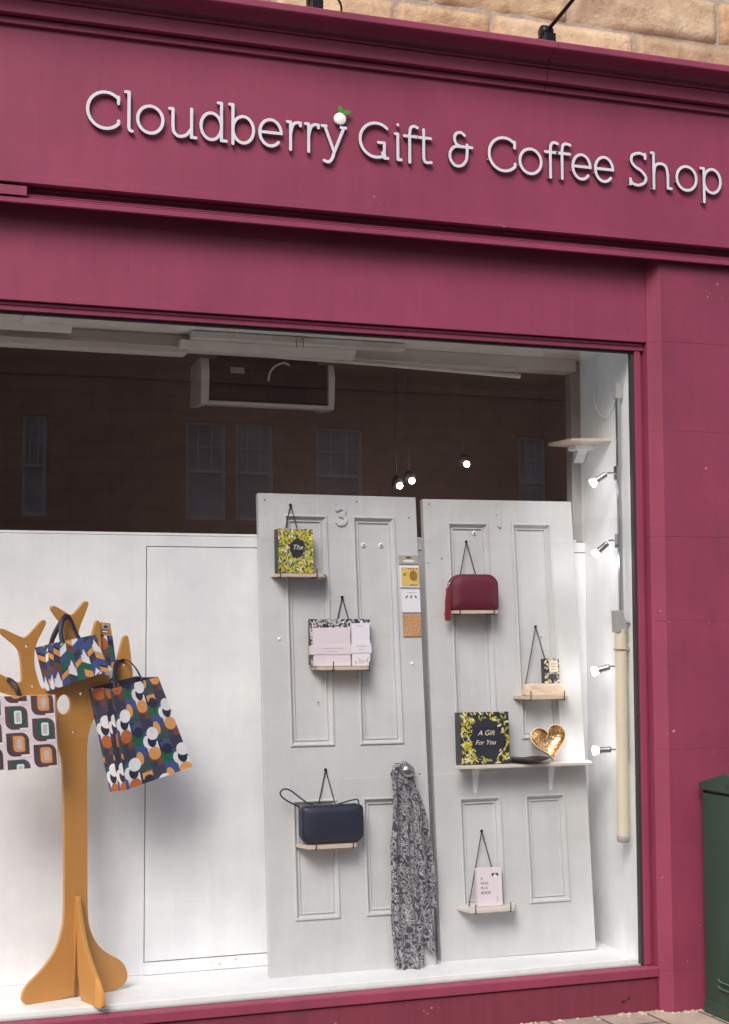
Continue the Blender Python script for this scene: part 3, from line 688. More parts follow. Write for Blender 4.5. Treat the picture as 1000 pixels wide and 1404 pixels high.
# scarf on the knob
def scarf():
    mb = MB(); NU, NV = 90, 150
    prof = [(.858, .598, .632), (.845, .578, .646), (.81, .566, .656), (.77, .563, .668), (.70, .560, .692), (.62, .556, .716), (.50, .545, .732), (.34, .532, .744), (.195, .528, .758), (.10, .530, .762), (-.02, .536, .76)]
    def ed(v):
        for (va, a0, a1), (vb, b0, b1) in zip(prof, prof[1:]):
            if v >= vb:
                t = (va-v)/(va-vb); t = t*t*(3-2*t)*.3+t*.7; return a0+(b0-a0)*t, a1+(b1-a1)*t
        return prof[-1][1:]
    def layer(s0, s1, ph, base, hem, amp):
        vs = []
        for j in range(NV+1):
            for i in range(NU+1):
                s = s0+(s1-s0)*i/NU
                vb = hem(s); v = .852+(vb-.852)*j/NV
                a0, a1 = ed(v); u = a0+(a1-a0)*s
                k = min(1, (.86-v)/.25)
                fold = math.sin(s*15+ph+.7*math.sin(v*3))*.5+.35*math.sin(s*29+ph*2+v*5)+.2*math.sin(s*47+v*9)
                knobpush = .02*math.exp(-((u-.618)/.03)**2-((v-.79)/.05)**2)
                wr = mnoise.noise(V((s*5, v*9, ph)))*.006
                off = base+fold*amp*(.35+.65*k)+knobpush+wr+.010*math.exp(-((v-.835)/.02)**2)
                edge = min(s-s0, s1-s)/(s1-s0)
                if edge < .06: off -= (1-edge/.06)*.014
                off = max(off, .005) if v > .01 else max(off, .03)
                u += .003*math.sin(v*22+s*5)
                vs.append(DP(D3, u, v, off))
        mb.add(vs, [(j*(NU+1)+i, j*(NU+1)+i+1, (j+1)*(NU+1)+i+1, (j+1)*(NU+1)+i) for j in range(NV) for i in range(NU)], 0, True)
    layer(.0, .64, 1.0, .040, lambda s: -.012+.05*abs(s-.3)**1.4+.012*math.sin(s*20)+(.09*max(0, (s-.50)/.14)**2)+.02*max(0,(.10-s)/.1), .021)
    layer(.56, .84, 2.4, .030, lambda s: .085+.03*math.sin(s*14), .018)
    layer(.70, 1.0, 4.1, .020, lambda s: .160+.10*(s-.70)/.3+.02*math.sin(s*30), .016)
    # gathered loop round the knob
    pts = []
    for k in range(25):
        a = R(-60+300*k/24); pts.append(DP(D3, .610+.036*math.cos(a), .822+.030*math.sin(a), .026+.006*math.sin(a*3)))
    mb.tube(pts, [.014+.003*math.sin(k*1.3) for k in range(25)], 12, 0)
    o = mb.build('scarf', 'scarf', recalc=False); md = o.modifiers.new('thick', 'SOLIDIFY'); md.thickness = .0025
    tag(seat(o, DP(D3, .63, .82, .03)), 'grey and charcoal squiggle print scarf hanging from the door knob', 'scarf')
scarf()

# ------------------------------------------------------------------ hanging shelves
def yawof(D): return math.atan2(D[1].y, D[1].x)
def shelf_pt(D, u, v, y):     # point y metres in front of the door at height v, horizontally
    n = V((D[3].x, D[3].y, 0)).normalized(); return DP(D, u, v, 0)+n*y
def hanging_shelf(D, u0, u1, v, nail, label, dep=.098, uf0=None, uf1=None, mat='ply'):
    t = thing('hanging_shelf', label, 'hanging shelf', tuple(shelf_pt(D, (u0+u1)/2, v, 0)), yawof(D), 'little corded shelves hung on the doors')
    uf0 = u0+.030 if uf0 is None else uf0; uf1 = u1-.045 if uf1 is None else uf1
    th = V((0, 0, -.0145)); p = [shelf_pt(D, a, v, y) for a, y in ((u0, .002), (u1, .002), (uf1, dep), (uf0, dep))]
    mb = MB(); mb.hexa([q+th for q in p], p); mb.build('board', mat, t, bevel=.0015)
    na = DP(D, nail[0], nail[1], .006); mb = MB()
    for s in (-1, 1):
        ub = nail[0]+s*.078; ub = min(max(ub, u0+.02), u1-.03); a = shelf_pt(D, ub, v, .010)
        mb.tube([na, a+V((0, 0, .002))], .0024, 6)
        uu = ub+(.004*s); f = shelf_pt(D, uu, v, dep+.003)
        b = V((0, 0, -.0170)); mb.tube([a, a+b, f+b, f+V((0, 0, .016)), shelf_pt(D, uu+.004, v, dep-.006)+V((0, 0, .02))], .0024, 6)
    mb.lathe([(.0065, -.004), (.007, .001), (.005, .006), (0, .007)], na, D[3], 10)
    mb.build('cord', 'black', t)
    return t
hanging_shelf(D3, .047, .303, 1.688, (.145, 1.994), 'small wooden shelf holding the yellow patterned gift bag, highest on door 3')
hanging_shelf(D3, .215, .490, 1.286, (.369, 1.588), 'small wooden shelf under the pale stationery sets on door 3')
hanging_shelf(D3, .125, .408, .540, (.267, .843), 'small wooden shelf under the navy handbag')
hanging_shelf(D1, .075, .345, 1.524, (.201, 1.838), 'small wooden shelf under the burgundy handbag')
hanging_shelf(D1, .396, .668, 1.137, (.523, 1.448), 'small wooden shelf holding the pale block and tiny box')
hanging_shelf(D1, .082, .359, .226, (.213, .545), 'small whitened shelf holding the pink book, lowest on door 1', mat='shelfwood')

# ------------------------------------------------------------------ printed paper surfaces
def clip(poly, w, hh):
    def cut(P, f, g):
        out = []
        for i in range(len(P)):
            a, b = P[i-1], P[i]; fa, fb = f(a), f(b)
            if (fa >= 0) != (fb >= 0): t = fa/(fa-fb); out.append((a[0]+(b[0]-a[0])*t, a[1]+(b[1]-a[1])*t))
            if fb >= 0: out.append(b)
        return out
    for f in (lambda p: p[0], lambda p: w-p[0], lambda p: p[1], lambda p: hh-p[1]):
        poly = cut(poly, f, None)
        if len(poly) < 3: return None
    return poly
def ell(cx, cy, rx, ry, n=18, rot=0):
    c, s = math.cos(rot), math.sin(rot)
    return [(cx+rx*math.cos(2*math.pi*k/n)*c-ry*math.sin(2*math.pi*k/n)*s, cy+rx*math.cos(2*math.pi*k/n)*s+ry*math.sin(2*math.pi*k/n)*c) for k in range(n)]
def rrect(x0, x1, y0, y1, r4, n=6):
    """r4: radii at BL, BR, TR, TL"""
    out = []
    for (cx, cy, sx, sy, a), r in zip(((x0, y0, 1, 1, 180), (x1, y0, -1, 1, 270), (x1, y1, -1, -1, 0), (x0, y1, 1, -1, 90)), r4):
        r = max(r, 1e-4)
        for k in range(n+1): out.append((cx+sx*r+r*math.cos(R(a+90*k/n)), cy+sy*r+r*math.sin(R(a+90*k/n))))
    return out
def decorate(mb, quad, w, hh, shapes, names, lift=.0003):
    """quad TL,TR,BR,BL ; shapes [(layer, matname, polygon)] in metres from the bottom-left"""
    TL, TR, BR, BL = [V(p) for p in quad]; n = (TR-TL).cross(TL-BL).normalized()
    if n.y > 0: n = -n
    for ly, mn, poly in shapes:
        if mn not in names: names.append(mn)
        p = clip(poly, w, hh)
        if not p: continue
        pts = []
        for x, y in p:
            s, t = x/w, y/hh; q = (BL*(1-s)+BR*s)*(1-t)+(TL*(1-s)+TR*s)*t; pts.append(q+n*(lift*(ly+1)))
        mb.add(pts, [tuple(range(len(pts)))], names.index(mn))
def pat_retro(w, hh, ox=0, oy=0):
    S = [(0, 'p_bg', [(0, 0), (w, 0), (w, hh), (0, hh)])]
    pw, ph = .101, .103; i = -1
    for i in range(-1, int(w/pw)+2):
        for j in range(-2, int(hh/ph)+2):
            x = w+ox-(i+1)*pw+.012; y = oy+j*ph+(0 if i % 2 == 0 else -.052); k = (j+i) % 2
            outer = 'p_plum' if k else 'p_dark'
            S.append((1, outer, rrect(x-.001, x+.085, y-.002, y+.089, (.030, .002, .030, .002))))
            S.append((2, 'p_teal' if k else 'p_brown', rrect(x+.016, x+.074, y+.010, y+.082, (.022, .004, .022, .004))))
            S.append((3, 'p_green' if k else 'p_orange', rrect(x+.024, x+.068, y+.015, y+.077, (.016, .006, .016, .006))))
            S.append((4, 'p_white' if k else 'p_peach', rrect(x+.033, x+.061, y+.020, y+.071, (.006,)*4)))
            S.append((5, 'p_silver', rrect(x+.039, x+.056, y+.027, y+.064, (.004,)*4)))
            S.append((6, 'p_white', rrect(x+.052, x+.088, y-.006, y+.004, (.001,)*4)))
    return S
def pat_tumble(w, hh, seed=3):
    rnd = random.Random(seed); S = [(0, 'p_blue', [(0, 0), (w, 0), (w, hh), (0, hh)])]; cw, rh = .0285, .030
    cols = ['p_blue', 'p_slate', 'p_orange', 'p_blue', 'p_brown', 'p_blue', 'p_slate', 'p_blue', 'p_navy', 'p_green']
    for i in range(-1, int(w/cw)+2):
        sl = .019 if i % 2 else -.019
        for j in range(-2, int(hh/rh)+3):
            x, y = i*cw, j*rh; c = cols[(i*3+j*7+(i*j) % 4) % len(cols)]
            S.append((1, c, [(x, y-sl/2), (x+cw, y+sl/2), (x+cw, y+rh+sl/2), (x, y+rh-sl/2)]))
            k = (i*2+j*3) % 7
            if k == 0: S.append((2, 'p_white', [(x, y-sl/2), (x+cw, y+sl/2), (x+cw, y+rh+sl/2), (x, y+rh-sl/2)]))
            elif k == 3: S.append((2, 'p_white', [(x+cw*.1, y), (x+cw*.9, y+sl*.6), (x+cw*.5, y+rh)]))
            elif k == 5: S.append((2, 'p_orange', [(x, y-sl/2), (x+cw, y+sl/2), (x+cw, y+rh*.7+sl/2), (x, y+rh*.7-sl/2)]))
    return S
def pat_circles(w, hh, seed=5, ox=0):
    """squares with discs on a slanted lattice: a unit of two by four cells"""
    S = [(0, 'p_navy', [(0, 0), (w, 0), (w, hh), (0, hh)])]; c = .049; ox += .010
    sq = [['p_green', 'p_blue', 'p_slate', 'p_brown'], ['p_navy', 'p_teal', 'p_blue', 'p_green']]
    cell = lambda x, y, x1=1, y1=1: [(x*c+ox, y*c), ((x+x1)*c+ox, y*c), ((x+x1)*c+ox, (y+y1)*c), (x*c+ox, (y+y1)*c)]
    dot = lambda x, y, rx, ry: ell(x*c+ox, y*c, rx*c, ry*c, 24)
    for m in range(-3, 6):
        for n in range(-3, 8):
            X, Y = 2*m, 4*n-2*m
            for i in (0, 1):
                for j in range(4): S.append((1, sq[i][j], cell(X+i, Y+j)))
            S.append((1.6, 'p_brown', cell(X+1.4, Y+.1, .6, .9))); S.append((1.6, 'p_slate', cell(X+.0, Y+2.7, .5, .8)))
            S.append((2, 'p_white', cell(X+.02, Y+.15, .96, .85))); S.append((3, 'p_orange' if m % 3 else 'p_rust', dot(X+.5, Y+.1, .50, .54)))
            S.append((3, 'p_orange', dot(X+1.25, Y+2.05, .30, .55)))
            S.append((4, 'p_white', dot(X+.15, Y+1.15, .36, .52))); S.append((5, 'p_navy', dot(X+.52, Y+1.12, .36, .50)))
            S.append((6, 'p_white', dot(X+.72, Y+1.72, .50, .54)))
            S.append((2.2, 'p_blue' if n % 2 else 'p_orange', cell(X-.85, Y+2.3, .8, .55))); S.append((3.4, 'p_navy', dot(X-.42, Y+2.15, .40, .44)))
    return S
def pat_leaves(w, hh, cx, cy, rx, ry, seed, cols, dens=2600, base='p_charcoal', size=.008, left_bias=0):
    rnd = random.Random(seed); S = [(0, base, [(0, 0), (w, 0), (w, hh), (0, hh)])]; ly = 0
    for k in range(int(dens*w*hh*4)):
        x, y = rnd.uniform(0, w), rnd.uniform(0, hh)
        if rx and ((x-cx)/rx)**2+((y-cy)/ry)**2 < 1: continue
        if left_bias and x > w*.28 and rnd.random() < left_bias: continue
        ly = (ly+1) % 30; s = size*rnd.uniform(.6, 1.3)
        S.append((1+ly*.35, rnd.choice(cols), ell(x, y, s, s*.38, 8, rnd.uniform(0, 3.14))))
    return S
def area(q):
    TL, TR, BR, BL = [V(p) for p in q]; return ((TR-TL).length+(BR-BL).length)/2, ((TL-BL).length+(TR-BR).length)/2

def carrier(name, label, cat, f, bk, pat, parent_pat=None, handles=(), group=None, base='p_navy'):
    """f: front TL,TR,BR,BL ; bk: back TL, BL on the left side"""
    f = [V(p) for p in f]; TLb, BLb = V(bk[0]), V(bk[1]); TRb = TLb+(f[1]-f[0]); BRb = BLb+(f[2]-f[3])
    t = thing(name, label, cat, tuple((f[2]+f[3]+BLb+BRb)/4), 0, group)
    names = [base, 'p_cream']; mb = MB(); ins = (f[1]-f[0])*.08
    mT = (f[0]+TLb)/2+ins; mB = (f[3]+BLb)/2+ins*.1
    mTr = (f[1]+TRb)/2-ins; mBr = (f[2]+BRb)/2-ins*.1
    mb.add([f[0], f[1], f[2], f[3]], [(3, 2, 1, 0)]); mb.add([TLb, TRb, BRb, BLb], [(0, 1, 2, 3)])
    mb.add([f[0], mT, mB, f[3]], [(0, 1, 2, 3)]); mb.add([mT, TLb, BLb, mB], [(0, 1, 2, 3)])
    mb.add([f[1], mTr, mBr, f[2]], [(3, 2, 1, 0)]); mb.add([mTr, TRb, BRb, mBr], [(3, 2, 1, 0)])
    mb.add([f[3], f[2], BRb, BLb], [(0, 1, 2, 3)])
    w, hh = area(f); decorate(mb, f, w, hh, pat(w, hh), names)
    for q in ((TLb, mT, mB, BLb), (mT, f[0], f[3], mB)):
        w, hh = area(q); decorate(mb, q, w, hh, pat(w, hh), names, .0003)
    mb.build('paper_body', names, t, recalc=False)
    for hp in handles:
        m2 = MB(); m2.tube(catmull(hp, 6), .0095, 10, 0, True, .22); m2.build('ribbon_handle', 'ribbon', t)
    return t
GB = 'patterned paper gift bags hung on the tree stand'

# ------------------------------------------------------------------ tree-shaped display stand
yw = R(17); TM = V((1.007, .185, .1107)); TU = V((math.cos(yw), math.sin(yw), 0)); TN = V((math.sin(yw), -math.cos(yw), 0))
def TP(u, v, d=0): return TM+TU*u+V((0, 0, v))+TN*d
stand = thing('tree_stand', 'ochre plywood tree shaped display stand holding patterned gift bags', 'display stand', tuple(TM), yw)
left = [(-.228, -.000), (-.217, .067), (-.142, .121), (-.084, .188), (-.058, .26), (-.049, .322), (-.053, .55), (-.057, .733), (-.060, .86), (-.066, .933), (-.085, .986), (-.095, 1.05), (-.093, 1.106), (-.085, 1.150), (-.060, 1.188)]
hole_in = [(-.046, 1.194), (-.030, 1.185), (-.024, 1.150), (-.030, 1.118), (-.052, 1.099), (-.070, 1.103), (-.089, 1.112)]
outline = [(.0, .012), (.10, -.001), (.16, .0), (.205, .014), (.230, .039), (.222, .085), (.193, .12), (.140, .148), (.095, .186), (.062, .245), (.048, .302), (.045, .52), (.043, .726), (.040, .87), (.038, .962), (.043, 1.02), (.060, 1.075), (.105, 1.135), (.185, 1.185), (.236, 1.215), (.242, 1.254),
           (.236, 1.30), (.222, 1.405), (.214, 1.416), (.203, 1.414), (.196, 1.40), (.170, 1.30), (.158, 1.268), (.130, 1.252), (.110, 1.262), (.106, 1.30), (.100, 1.36), (.090, 1.468), (.083, 1.478), (.074, 1.472), (.060, 1.42), (.040, 1.36), (.024, 1.335),
           (.010, 1.345), (-.003, 1.385), (-.005, 1.433), (.010, 1.47), (.040, 1.541), (.037, 1.552), (.024, 1.554), (.008, 1.535), (-.022, 1.503), (-.032, 1.497), (-.050, 1.503), (-.105, 1.534), (-.119, 1.534), (-.123, 1.524), (-.110, 1.505), (-.078, 1.468), (-.062, 1.43), (-.060, 1.36), (-.070, 1.30), (-.085, 1.263), (-.115, 1.235), (-.138, 1.212),
           (-.160, 1.205), (-.180, 1.255), (-.194, 1.31), (-.190, 1.380), (-.148, 1.455), (-.144, 1.471), (-.150, 1.480), (-.162, 1.476), (-.195, 1.44), (-.229, 1.408), (-.245, 1.410), (-.325, 1.446), (-.337, 1.444), (-.340, 1.433), (-.262, 1.375), (-.249, 1.345), (-.242, 1.29), (-.240, 1.235), (-.262, 1.236), (-.32, 1.262), (-.37, 1.292), (-.388, 1.298), (-.396, 1.285), (-.396, 1.252), (-.375, 1.225), (-.325, 1.198), (-.20, 1.168), (-.146, 1.151), (-.112, 1.125), (-.093, 1.106)] 
outline += left[::-1][3:]+[(-.12, -.001), (-.05, .004)]
def smooth_poly(P, it=1):
    for _ in range(it):
        Q = []
        for i in range(len(P)):
            a, b = P[i], P[(i+1) % len(P)]
            Q += [(a[0]*.75+b[0]*.25, a[1]*.75+b[1]*.25), (a[0]*.25+b[0]*.75, a[1]*.25+b[1]*.75)]
        P = Q
    return P
def ply(name, loops, mt, parent, th=.018):
    me = curve_mesh(name, loops, th/2-.0009, .0009); inv = RM[parent].inverted(); me.transform(inv @ mt)
    me.materials.clear(); me.materials.append(M['ochre']); me.materials.append(M['ochre_edge'])
    return link(name, me, parent)
drill = [[(-.223+.0055*math.cos(a), 1.377+.0055*math.sin(a)) for a in np.linspace(0, 6.283, 14)[:-1]]]
holes = [ell(x, z, .008, .008, 14) for x, z in ((-.223, 1.377), (-.196, 1.22), (.011, 1.185), (-.019, 1.034), (.205, 1.296))]
oval = ell(-.062, 1.145, .032, .040, 24)
ply('upright_board', [smooth_poly(outline, 2)]+holes+[oval], frame_mat(TM, TU, (0, 0, 1), TN), stand)
fin = [(.0095, .395), (.020, .395), (.034, .365), (.048, .32), (.075, .25), (.10, .205), (.15, .145), (.206, .091), (.238, .05), (.245, .015), (.240, 0), (.14, 0), (.05, .004), (.0095, .010)]
FX = V((math.sin(yw), -math.cos(yw), 0))
FXt = V((.62, -.785, 0)).normalized()
o = ply('cross_board', [smooth_poly(fin[1:-1], 1)+[(.0095, .012), (.0095, .392)]], frame_mat(TM+V((0, 0, .0)), FX, (0, 0, 1), FX.cross(V((0, 0, 1)))), stand)
# the matching fin behind
ply('cross_board', [[(x, z) for x, z in fin]], frame_mat(TM, -FX, (0, 0, 1), (-FX).cross(V((0, 0, 1)))), stand)

carrier('gift_bag', 'gift bag printed with nested retro rounded rectangles, hanging lowest at the left', 'gift bag', [(.525, .040, 1.295), (.892, .045, 1.299), (.912, .045, 1.026), (.542, .040, 1.006)], [(.535, .075, 1.295), (.550, .075, 1.006)], lambda w, hh: pat_retro(w, hh),
        handles=[[(.765, .043, 1.285), (.752, .050, 1.325), (.735, .066, 1.352), (.715, .10, 1.362), (.70, .115, 1.34)], [(.60, .043, 1.285), (.615, .055, 1.33), (.64, .066, 1.345), (.66, .1, 1.34)]], group=GB, base='p_bg')
carrier('gift_bag', 'small tilted gift bag printed with blue, orange and white tumbling slants', 'gift bag', [(.894, .09, 1.499), (1.063, .11, 1.532), (1.125, .11, 1.390), (.902, .09, 1.320)], [(.829, .13, 1.482), (.874, .13, 1.310)], lambda w, hh: pat_tumble(w, hh),
        handles=[[(.888, .112, 1.490), (.900, .115, 1.53), (.927, .125, 1.578), (.955, .135, 1.603), (.972, .14, 1.585), (.985, .125, 1.545), (.998, .108, 1.518)], [(.930, .092, 1.500), (.925, .105, 1.545), (.935, .125, 1.59), (.955, .14, 1.61)], [(.868, .118, 1.484), (.90, .12, 1.512), (.92, .14, 1.55)]], group=GB)
carrier('gift_bag', 'tall tilted gift bag printed with dark squares and white and orange circles', 'gift bag', [(1.125, .12, 1.315), (1.329, .17, 1.360), (1.473, .17, .994), (1.195, .12, .916)], [(1.050, .19, 1.316), (1.141, .19, .903)], lambda w, hh: pat_circles(w, hh),
        handles=[[(1.150, .125, 1.305), (1.148, .15, 1.35), (1.158, .185, 1.40), (1.178, .225, 1.425), (1.20, .24, 1.42)], [(1.262, .150, 1.340), (1.243, .165, 1.385), (1.222, .20, 1.418), (1.20, .225, 1.430), (1.19, .24, 1.42)]], group=GB)
bag4 = carrier('bottle_bag', 'slim bottle bag with gold top and dark circles, behind the slant print bag', 'bottle bag', [(1.092, .218, 1.535), (1.150, .219, 1.528), (1.185, .219, 1.295), (1.118, .218, 1.297)], [(1.075, .25, 1.535), (1.10, .25, 1.297)], lambda w, hh: pat_circles(w, hh, 8, -.02), group=GB)
mb = MB(); cc = [V(p) for p in ((1.0935, .2165, 1.582), (1.1415, .2165, 1.577), (1.150, .2165, 1.524), (1.092, .2165, 1.531))]; bb = [p+V((-.004, .03, 0)) for p in cc]
mb.hexa([cc[3], cc[2], bb[2], bb[3]], [cc[0], cc[1], bb[1], bb[0]]); mb.build('gold_top', 'ochre', bag4, bevel=.002)
mb = MB()
fm = frame_mat((1.122, .2155, 1.560), V((.995, .0, -.09)), V((.09, 0, .995)), V((0, -1, 0)))
mb.box((-.014, -.008, 0), (.014, .014, .0012), 1, fm); mb.box((-.008, -.002, .0012), (.008, .008, .002), 0, fm); mb.box((-.015, -.022, 0), (.015, -.012, .0015), 0, fm); mb.box((-.012, -.020, .0015), (.012, -.0145, .0022), 2, fm)
mb.build('buckle', ['ink', 'greycard', 'p_cream'], bag4)

# ------------------------------------------------------------------ goods on the shelves of door 3
def local_frame(D, u, v, y, lean=0):
    o = shelf_pt(D, u, v, y); ux = V((D[1].x, D[1].y, 0)).normalized(); n = V((D[3].x, D[3].y, 0)).normalized()
    uz = (V((0, 0, 1))*math.cos(lean)-n*math.sin(lean)).normalized(); nn = ux.cross(uz)   # nn to the street
    return o, ux, uz, nn
def box_on(F, x0, x1, z0, z1, d0, d1, mb, mi=0):
    o, ux, uz, nn = F
    mb.hexa([o+ux*x+uz*z0+nn*d for x, d in ((x0, d1), (x1, d1), (x1, d0), (x0, d0))], [o+ux*x+uz*z1+nn*d for x, d in ((x0, d1), (x1, d1), (x1, d0), (x0, d0))], mi)
def quad_on(F, x0, x1, z0, z1, d):
    o, ux, uz, nn = F; return [o+ux*x0+uz*z1+nn*d, o+ux*x1+uz*z1+nn*d, o+ux*x1+uz*z0+nn*d, o+ux*x0+uz*z0+nn*d]
def words(F, x, z, d, s, size, mat, parent, name='lettering', shear=0, align='CENTER'):
    o, ux, uz, nn = F; me = text_mesh(s, size, .0003, shear, align); return place_mesh(me, frame_mat(o+ux*x+uz*z+nn*d, ux, uz, nn), name, [mat], parent)

# A: yellow floral gift bag
F = local_frame(D3, .064, 1.689, .030, R(3)); w, hh = .158, .192
t = thing('gift_bag', 'small yellow floral gift bag with dark medallion on the top shelf of door 3', 'gift bag', tuple(F[0]+F[1]*w/2), yawof(D3))
names = ['p_charcoal']; mb = MB(); box_on(F, 0, w, .001, hh, -.022, .034, mb); q = quad_on(F, 0, w, .001, hh, .034)
YC = ['p_yellow', 'p_yellow', 'p_lime', 'p_yellow', 'p_cream', 'p_lime', 'p_green']
decorate(mb, q, w, hh, pat_leaves(w, hh, w*.55, hh*.56, .036, .044, 2, YC, 9000, size=.0075), names, .0002)
q = [F[0]+F[2]*hh+F[3]*-.022, F[0]+F[2]*hh+F[3]*.034, F[0]+F[2]*.001+F[3]*.034, F[0]+F[2]*.001-F[3]*.022]
TLc = q; nrm = -F[1]
m3 = [(TLc[k]+nrm*.0005) for k in range(4)]
decorate(mb, m3, .056, hh, pat_leaves(.056, hh, 0, 0, 0, 0, 5, YC, 9000, size=.0075), names, .0002)
mb.build('bag_body', names, t, recalc=False)
words(F, w*.55, hh*.53, .0375, 'Thx', .030, 'p_cream', t, shear=.3)
mb = MB(); mb.tube(catmull([F[0]+F[1]*.02+F[2]*.004+F[3]*.040, F[0]+F[1]*.026+F[2]*.02+F[3]*.045, F[0]+F[1]*.012+F[2]*.045+F[3]*.042], 5), .003, 6); mb.build('ribbon', 'p_lime', t)

# B: patterned box with two stationery sets
F = local_frame(D3, .206, 1.290, .022, R(2)); 
t = thing('patterned_box', 'flat black and white floral patterned box behind the stationery sets', 'gift box', tuple(F[0]+F[1]*.14), yawof(D3))
names = ['p_charcoal']; mb = MB(); box_on(F, 0, .276, .002, .200, -.018, .004, mb)
decorate(mb, quad_on(F, 0, .276, .002, .200, .004), .276, .198, pat_leaves(.276, .198, 0, 0, 0, 0, 7, ['p_silver', 'p_silver', 'p_slate', 'p_white'], 5200, size=.007), names, .0002); mb.build('box_body', names, t, recalc=False)
def note_set(u, w, hh, label, mat, txt, extra):
    F = local_frame(D3, u, 1.288, .046, R(3)); t = thing('stationery_set', label, 'stationery', tuple(F[0]+F[1]*w/2), yawof(D3), 'wrapped stationery sets')
    m5 = MB(); box_on(F, 0, w, 0, hh, -.014, .006, m5)
    b0 = hh*.30; mb = MB(); box_on(F, -.016 if extra else -.004, w+.006, b0, b0+hh*.23, -.016, .0085, mb); r2 = random.Random(int(w*1000))
    for z, a, b in ((b0+hh*.145, .26, .50), (b0+hh*.148, .52, .74), (b0+hh*.07, .36, .62)):
        x = a*w
        while x < b*w: L = r2.uniform(.003, .008); box_on(F, x, x+L, z, z+.0022, .0085, .0089, mb, 1); x += L+.0022
    mb.build('belly_band', ['whitecard' if not extra else 'pinkcard', 'greyink'], t)
    if not extra:
        box_on(F, w*.25, w*.65, hh*.93, hh*.94, .006, .0064, m5, 1)
        for k in range(14): x, z = r2.uniform(.006, w-.01), r2.uniform(.008, hh*.17); box_on(F, x, x+.005, z, z+.004, .006, .0065, m5, 1)
        for k in range(16): x, z = r2.uniform(.006, w-.01), r2.uniform(.003, hh*.10); box_on(F, x, x+.007, z, z+.005, .0066, .0070, m5, 2)
    m5.build('notecards', [mat, 'greyink', 'p_cream'], t)
note_set(.216, .166, .165, 'wider pink stationery set with a paper band, left one on its shelf', 'pinkcard', '', True)
note_set(.390, .082, .184, 'narrow white stationery set with a paper band, right one on its shelf', 'lilaccard', '', False)

# C: navy crossbody bag
def soft_bag(D, u0, u1, v0, v1, y0, y1, round_top, round_bot, label, cat, name, mat, dome=.0, bulge=.012):
    F = local_frame(D, u0, v0, 0, R(2)); w, hh = u1-u0, v1-v0
    t = thing(name, label, cat, tuple(F[0]+F[1]*w/2+F[3]*(y0+y1)/2), yawof(D))
    pts = rrect(0, w, 0, hh, (round_bot, round_bot, round_top, round_top), 8)
    if dome: pts = [(x, z+(dome*(1-((x-w/2)/(w/2))**2)-dome)*(z/hh)**2) for x, z in pts]
    mb = MB(); cx, cz = w/2, hh/2; rings = []
    for k, (ins, d) in enumerate(((.16, y0), (.02, y0+.003), (0, y0+.012), (0, (y0+y1)/2), (0, y1-.012), (.02, y1-.003), (.07, y1+bulge*.4), (.4, y1+bulge*.9), (.8, y1+bulge))):
        rings.append([F[0]+F[1]*(cx+(x-cx)*(1-ins))+F[2]*(cz+(z-cz)*(1-ins)+.0008)+F[3]*d for x, z in pts])
    n = len(pts); vs = [p for r_ in rings for p in r_]; fs = [(i*n+k, i*n+(k+1) % n, (i+1)*n+(k+1) % n, (i+1)*n+k) for i in range(len(rings)-1) for k in range(n)]
    fs += [tuple(range(n)), tuple(range((len(rings)-1)*n, len(rings)*n))[::-1]]
    mb.add(vs, fs, 0, True); mb.build('bag_body', mat, t)
    # piping around the front seam
    mb = MB(); mb.tube([F[0]+F[1]*(cx+(x-cx)*.985)+F[2]*(cz+(z-cz)*.985)+F[3]*(y1-.001) for x, z in pts+pts[:1]], .0022, 6); mb.build('piping', mat, t)
    return t, F, w, hh
t, F, w, hh = soft_bag(D3, .134, .406, .541, .700, .014, .070, .018, .040, 'navy leather crossbody handbag with a thin looped strap', 'handbag', 'handbag', 'navy_leather', dome=.004)
mb = MB(); P = lambda x, z, d: F[0]+F[1]*x+F[2]*z+F[3]*d
mb.tube(catmull([P(.062, hh+.002, .04), (P(.030, hh+.012, .045)), P(-.010, hh+.040, .050), P(-.045, hh+.066, .052), P(-.072, hh+.072, .052), P(-.088, hh+.060, .052), P(-.084, hh+.044, .052), P(-.060, hh+.024, .05), P(-.030, hh+.008, .05), P(-.006, hh-.004, .045), P(.004, hh-.012, .040)], 6), .0034, 8); mb.build('wrist_loop', 'navy_leather', t); mb = MB()
mb.tube(catmull([P(.160, hh-.002, .045), P(.20, hh+.008, .045), P(.235, hh+.015, .045), P(.256, hh+.015, .045), P(.262, hh-.01, .045)], 6), .003, 8)
mb.build('strap', 'navy_leather', t)
mb = MB(); mb.lathe([(.004, 0), (.004, .003), (0, .004)], P(.218, hh-.010, .066), F[3], 10); mb.tube([P(.004, hh-.018, .046), P(.002, hh-.004, .05)], .004, 8); mb.tube([P(.02, hh-.0005, .045), P(.25, hh-.0005, .045)], .0022, 6); mb.build('zip', 'chrome', t)

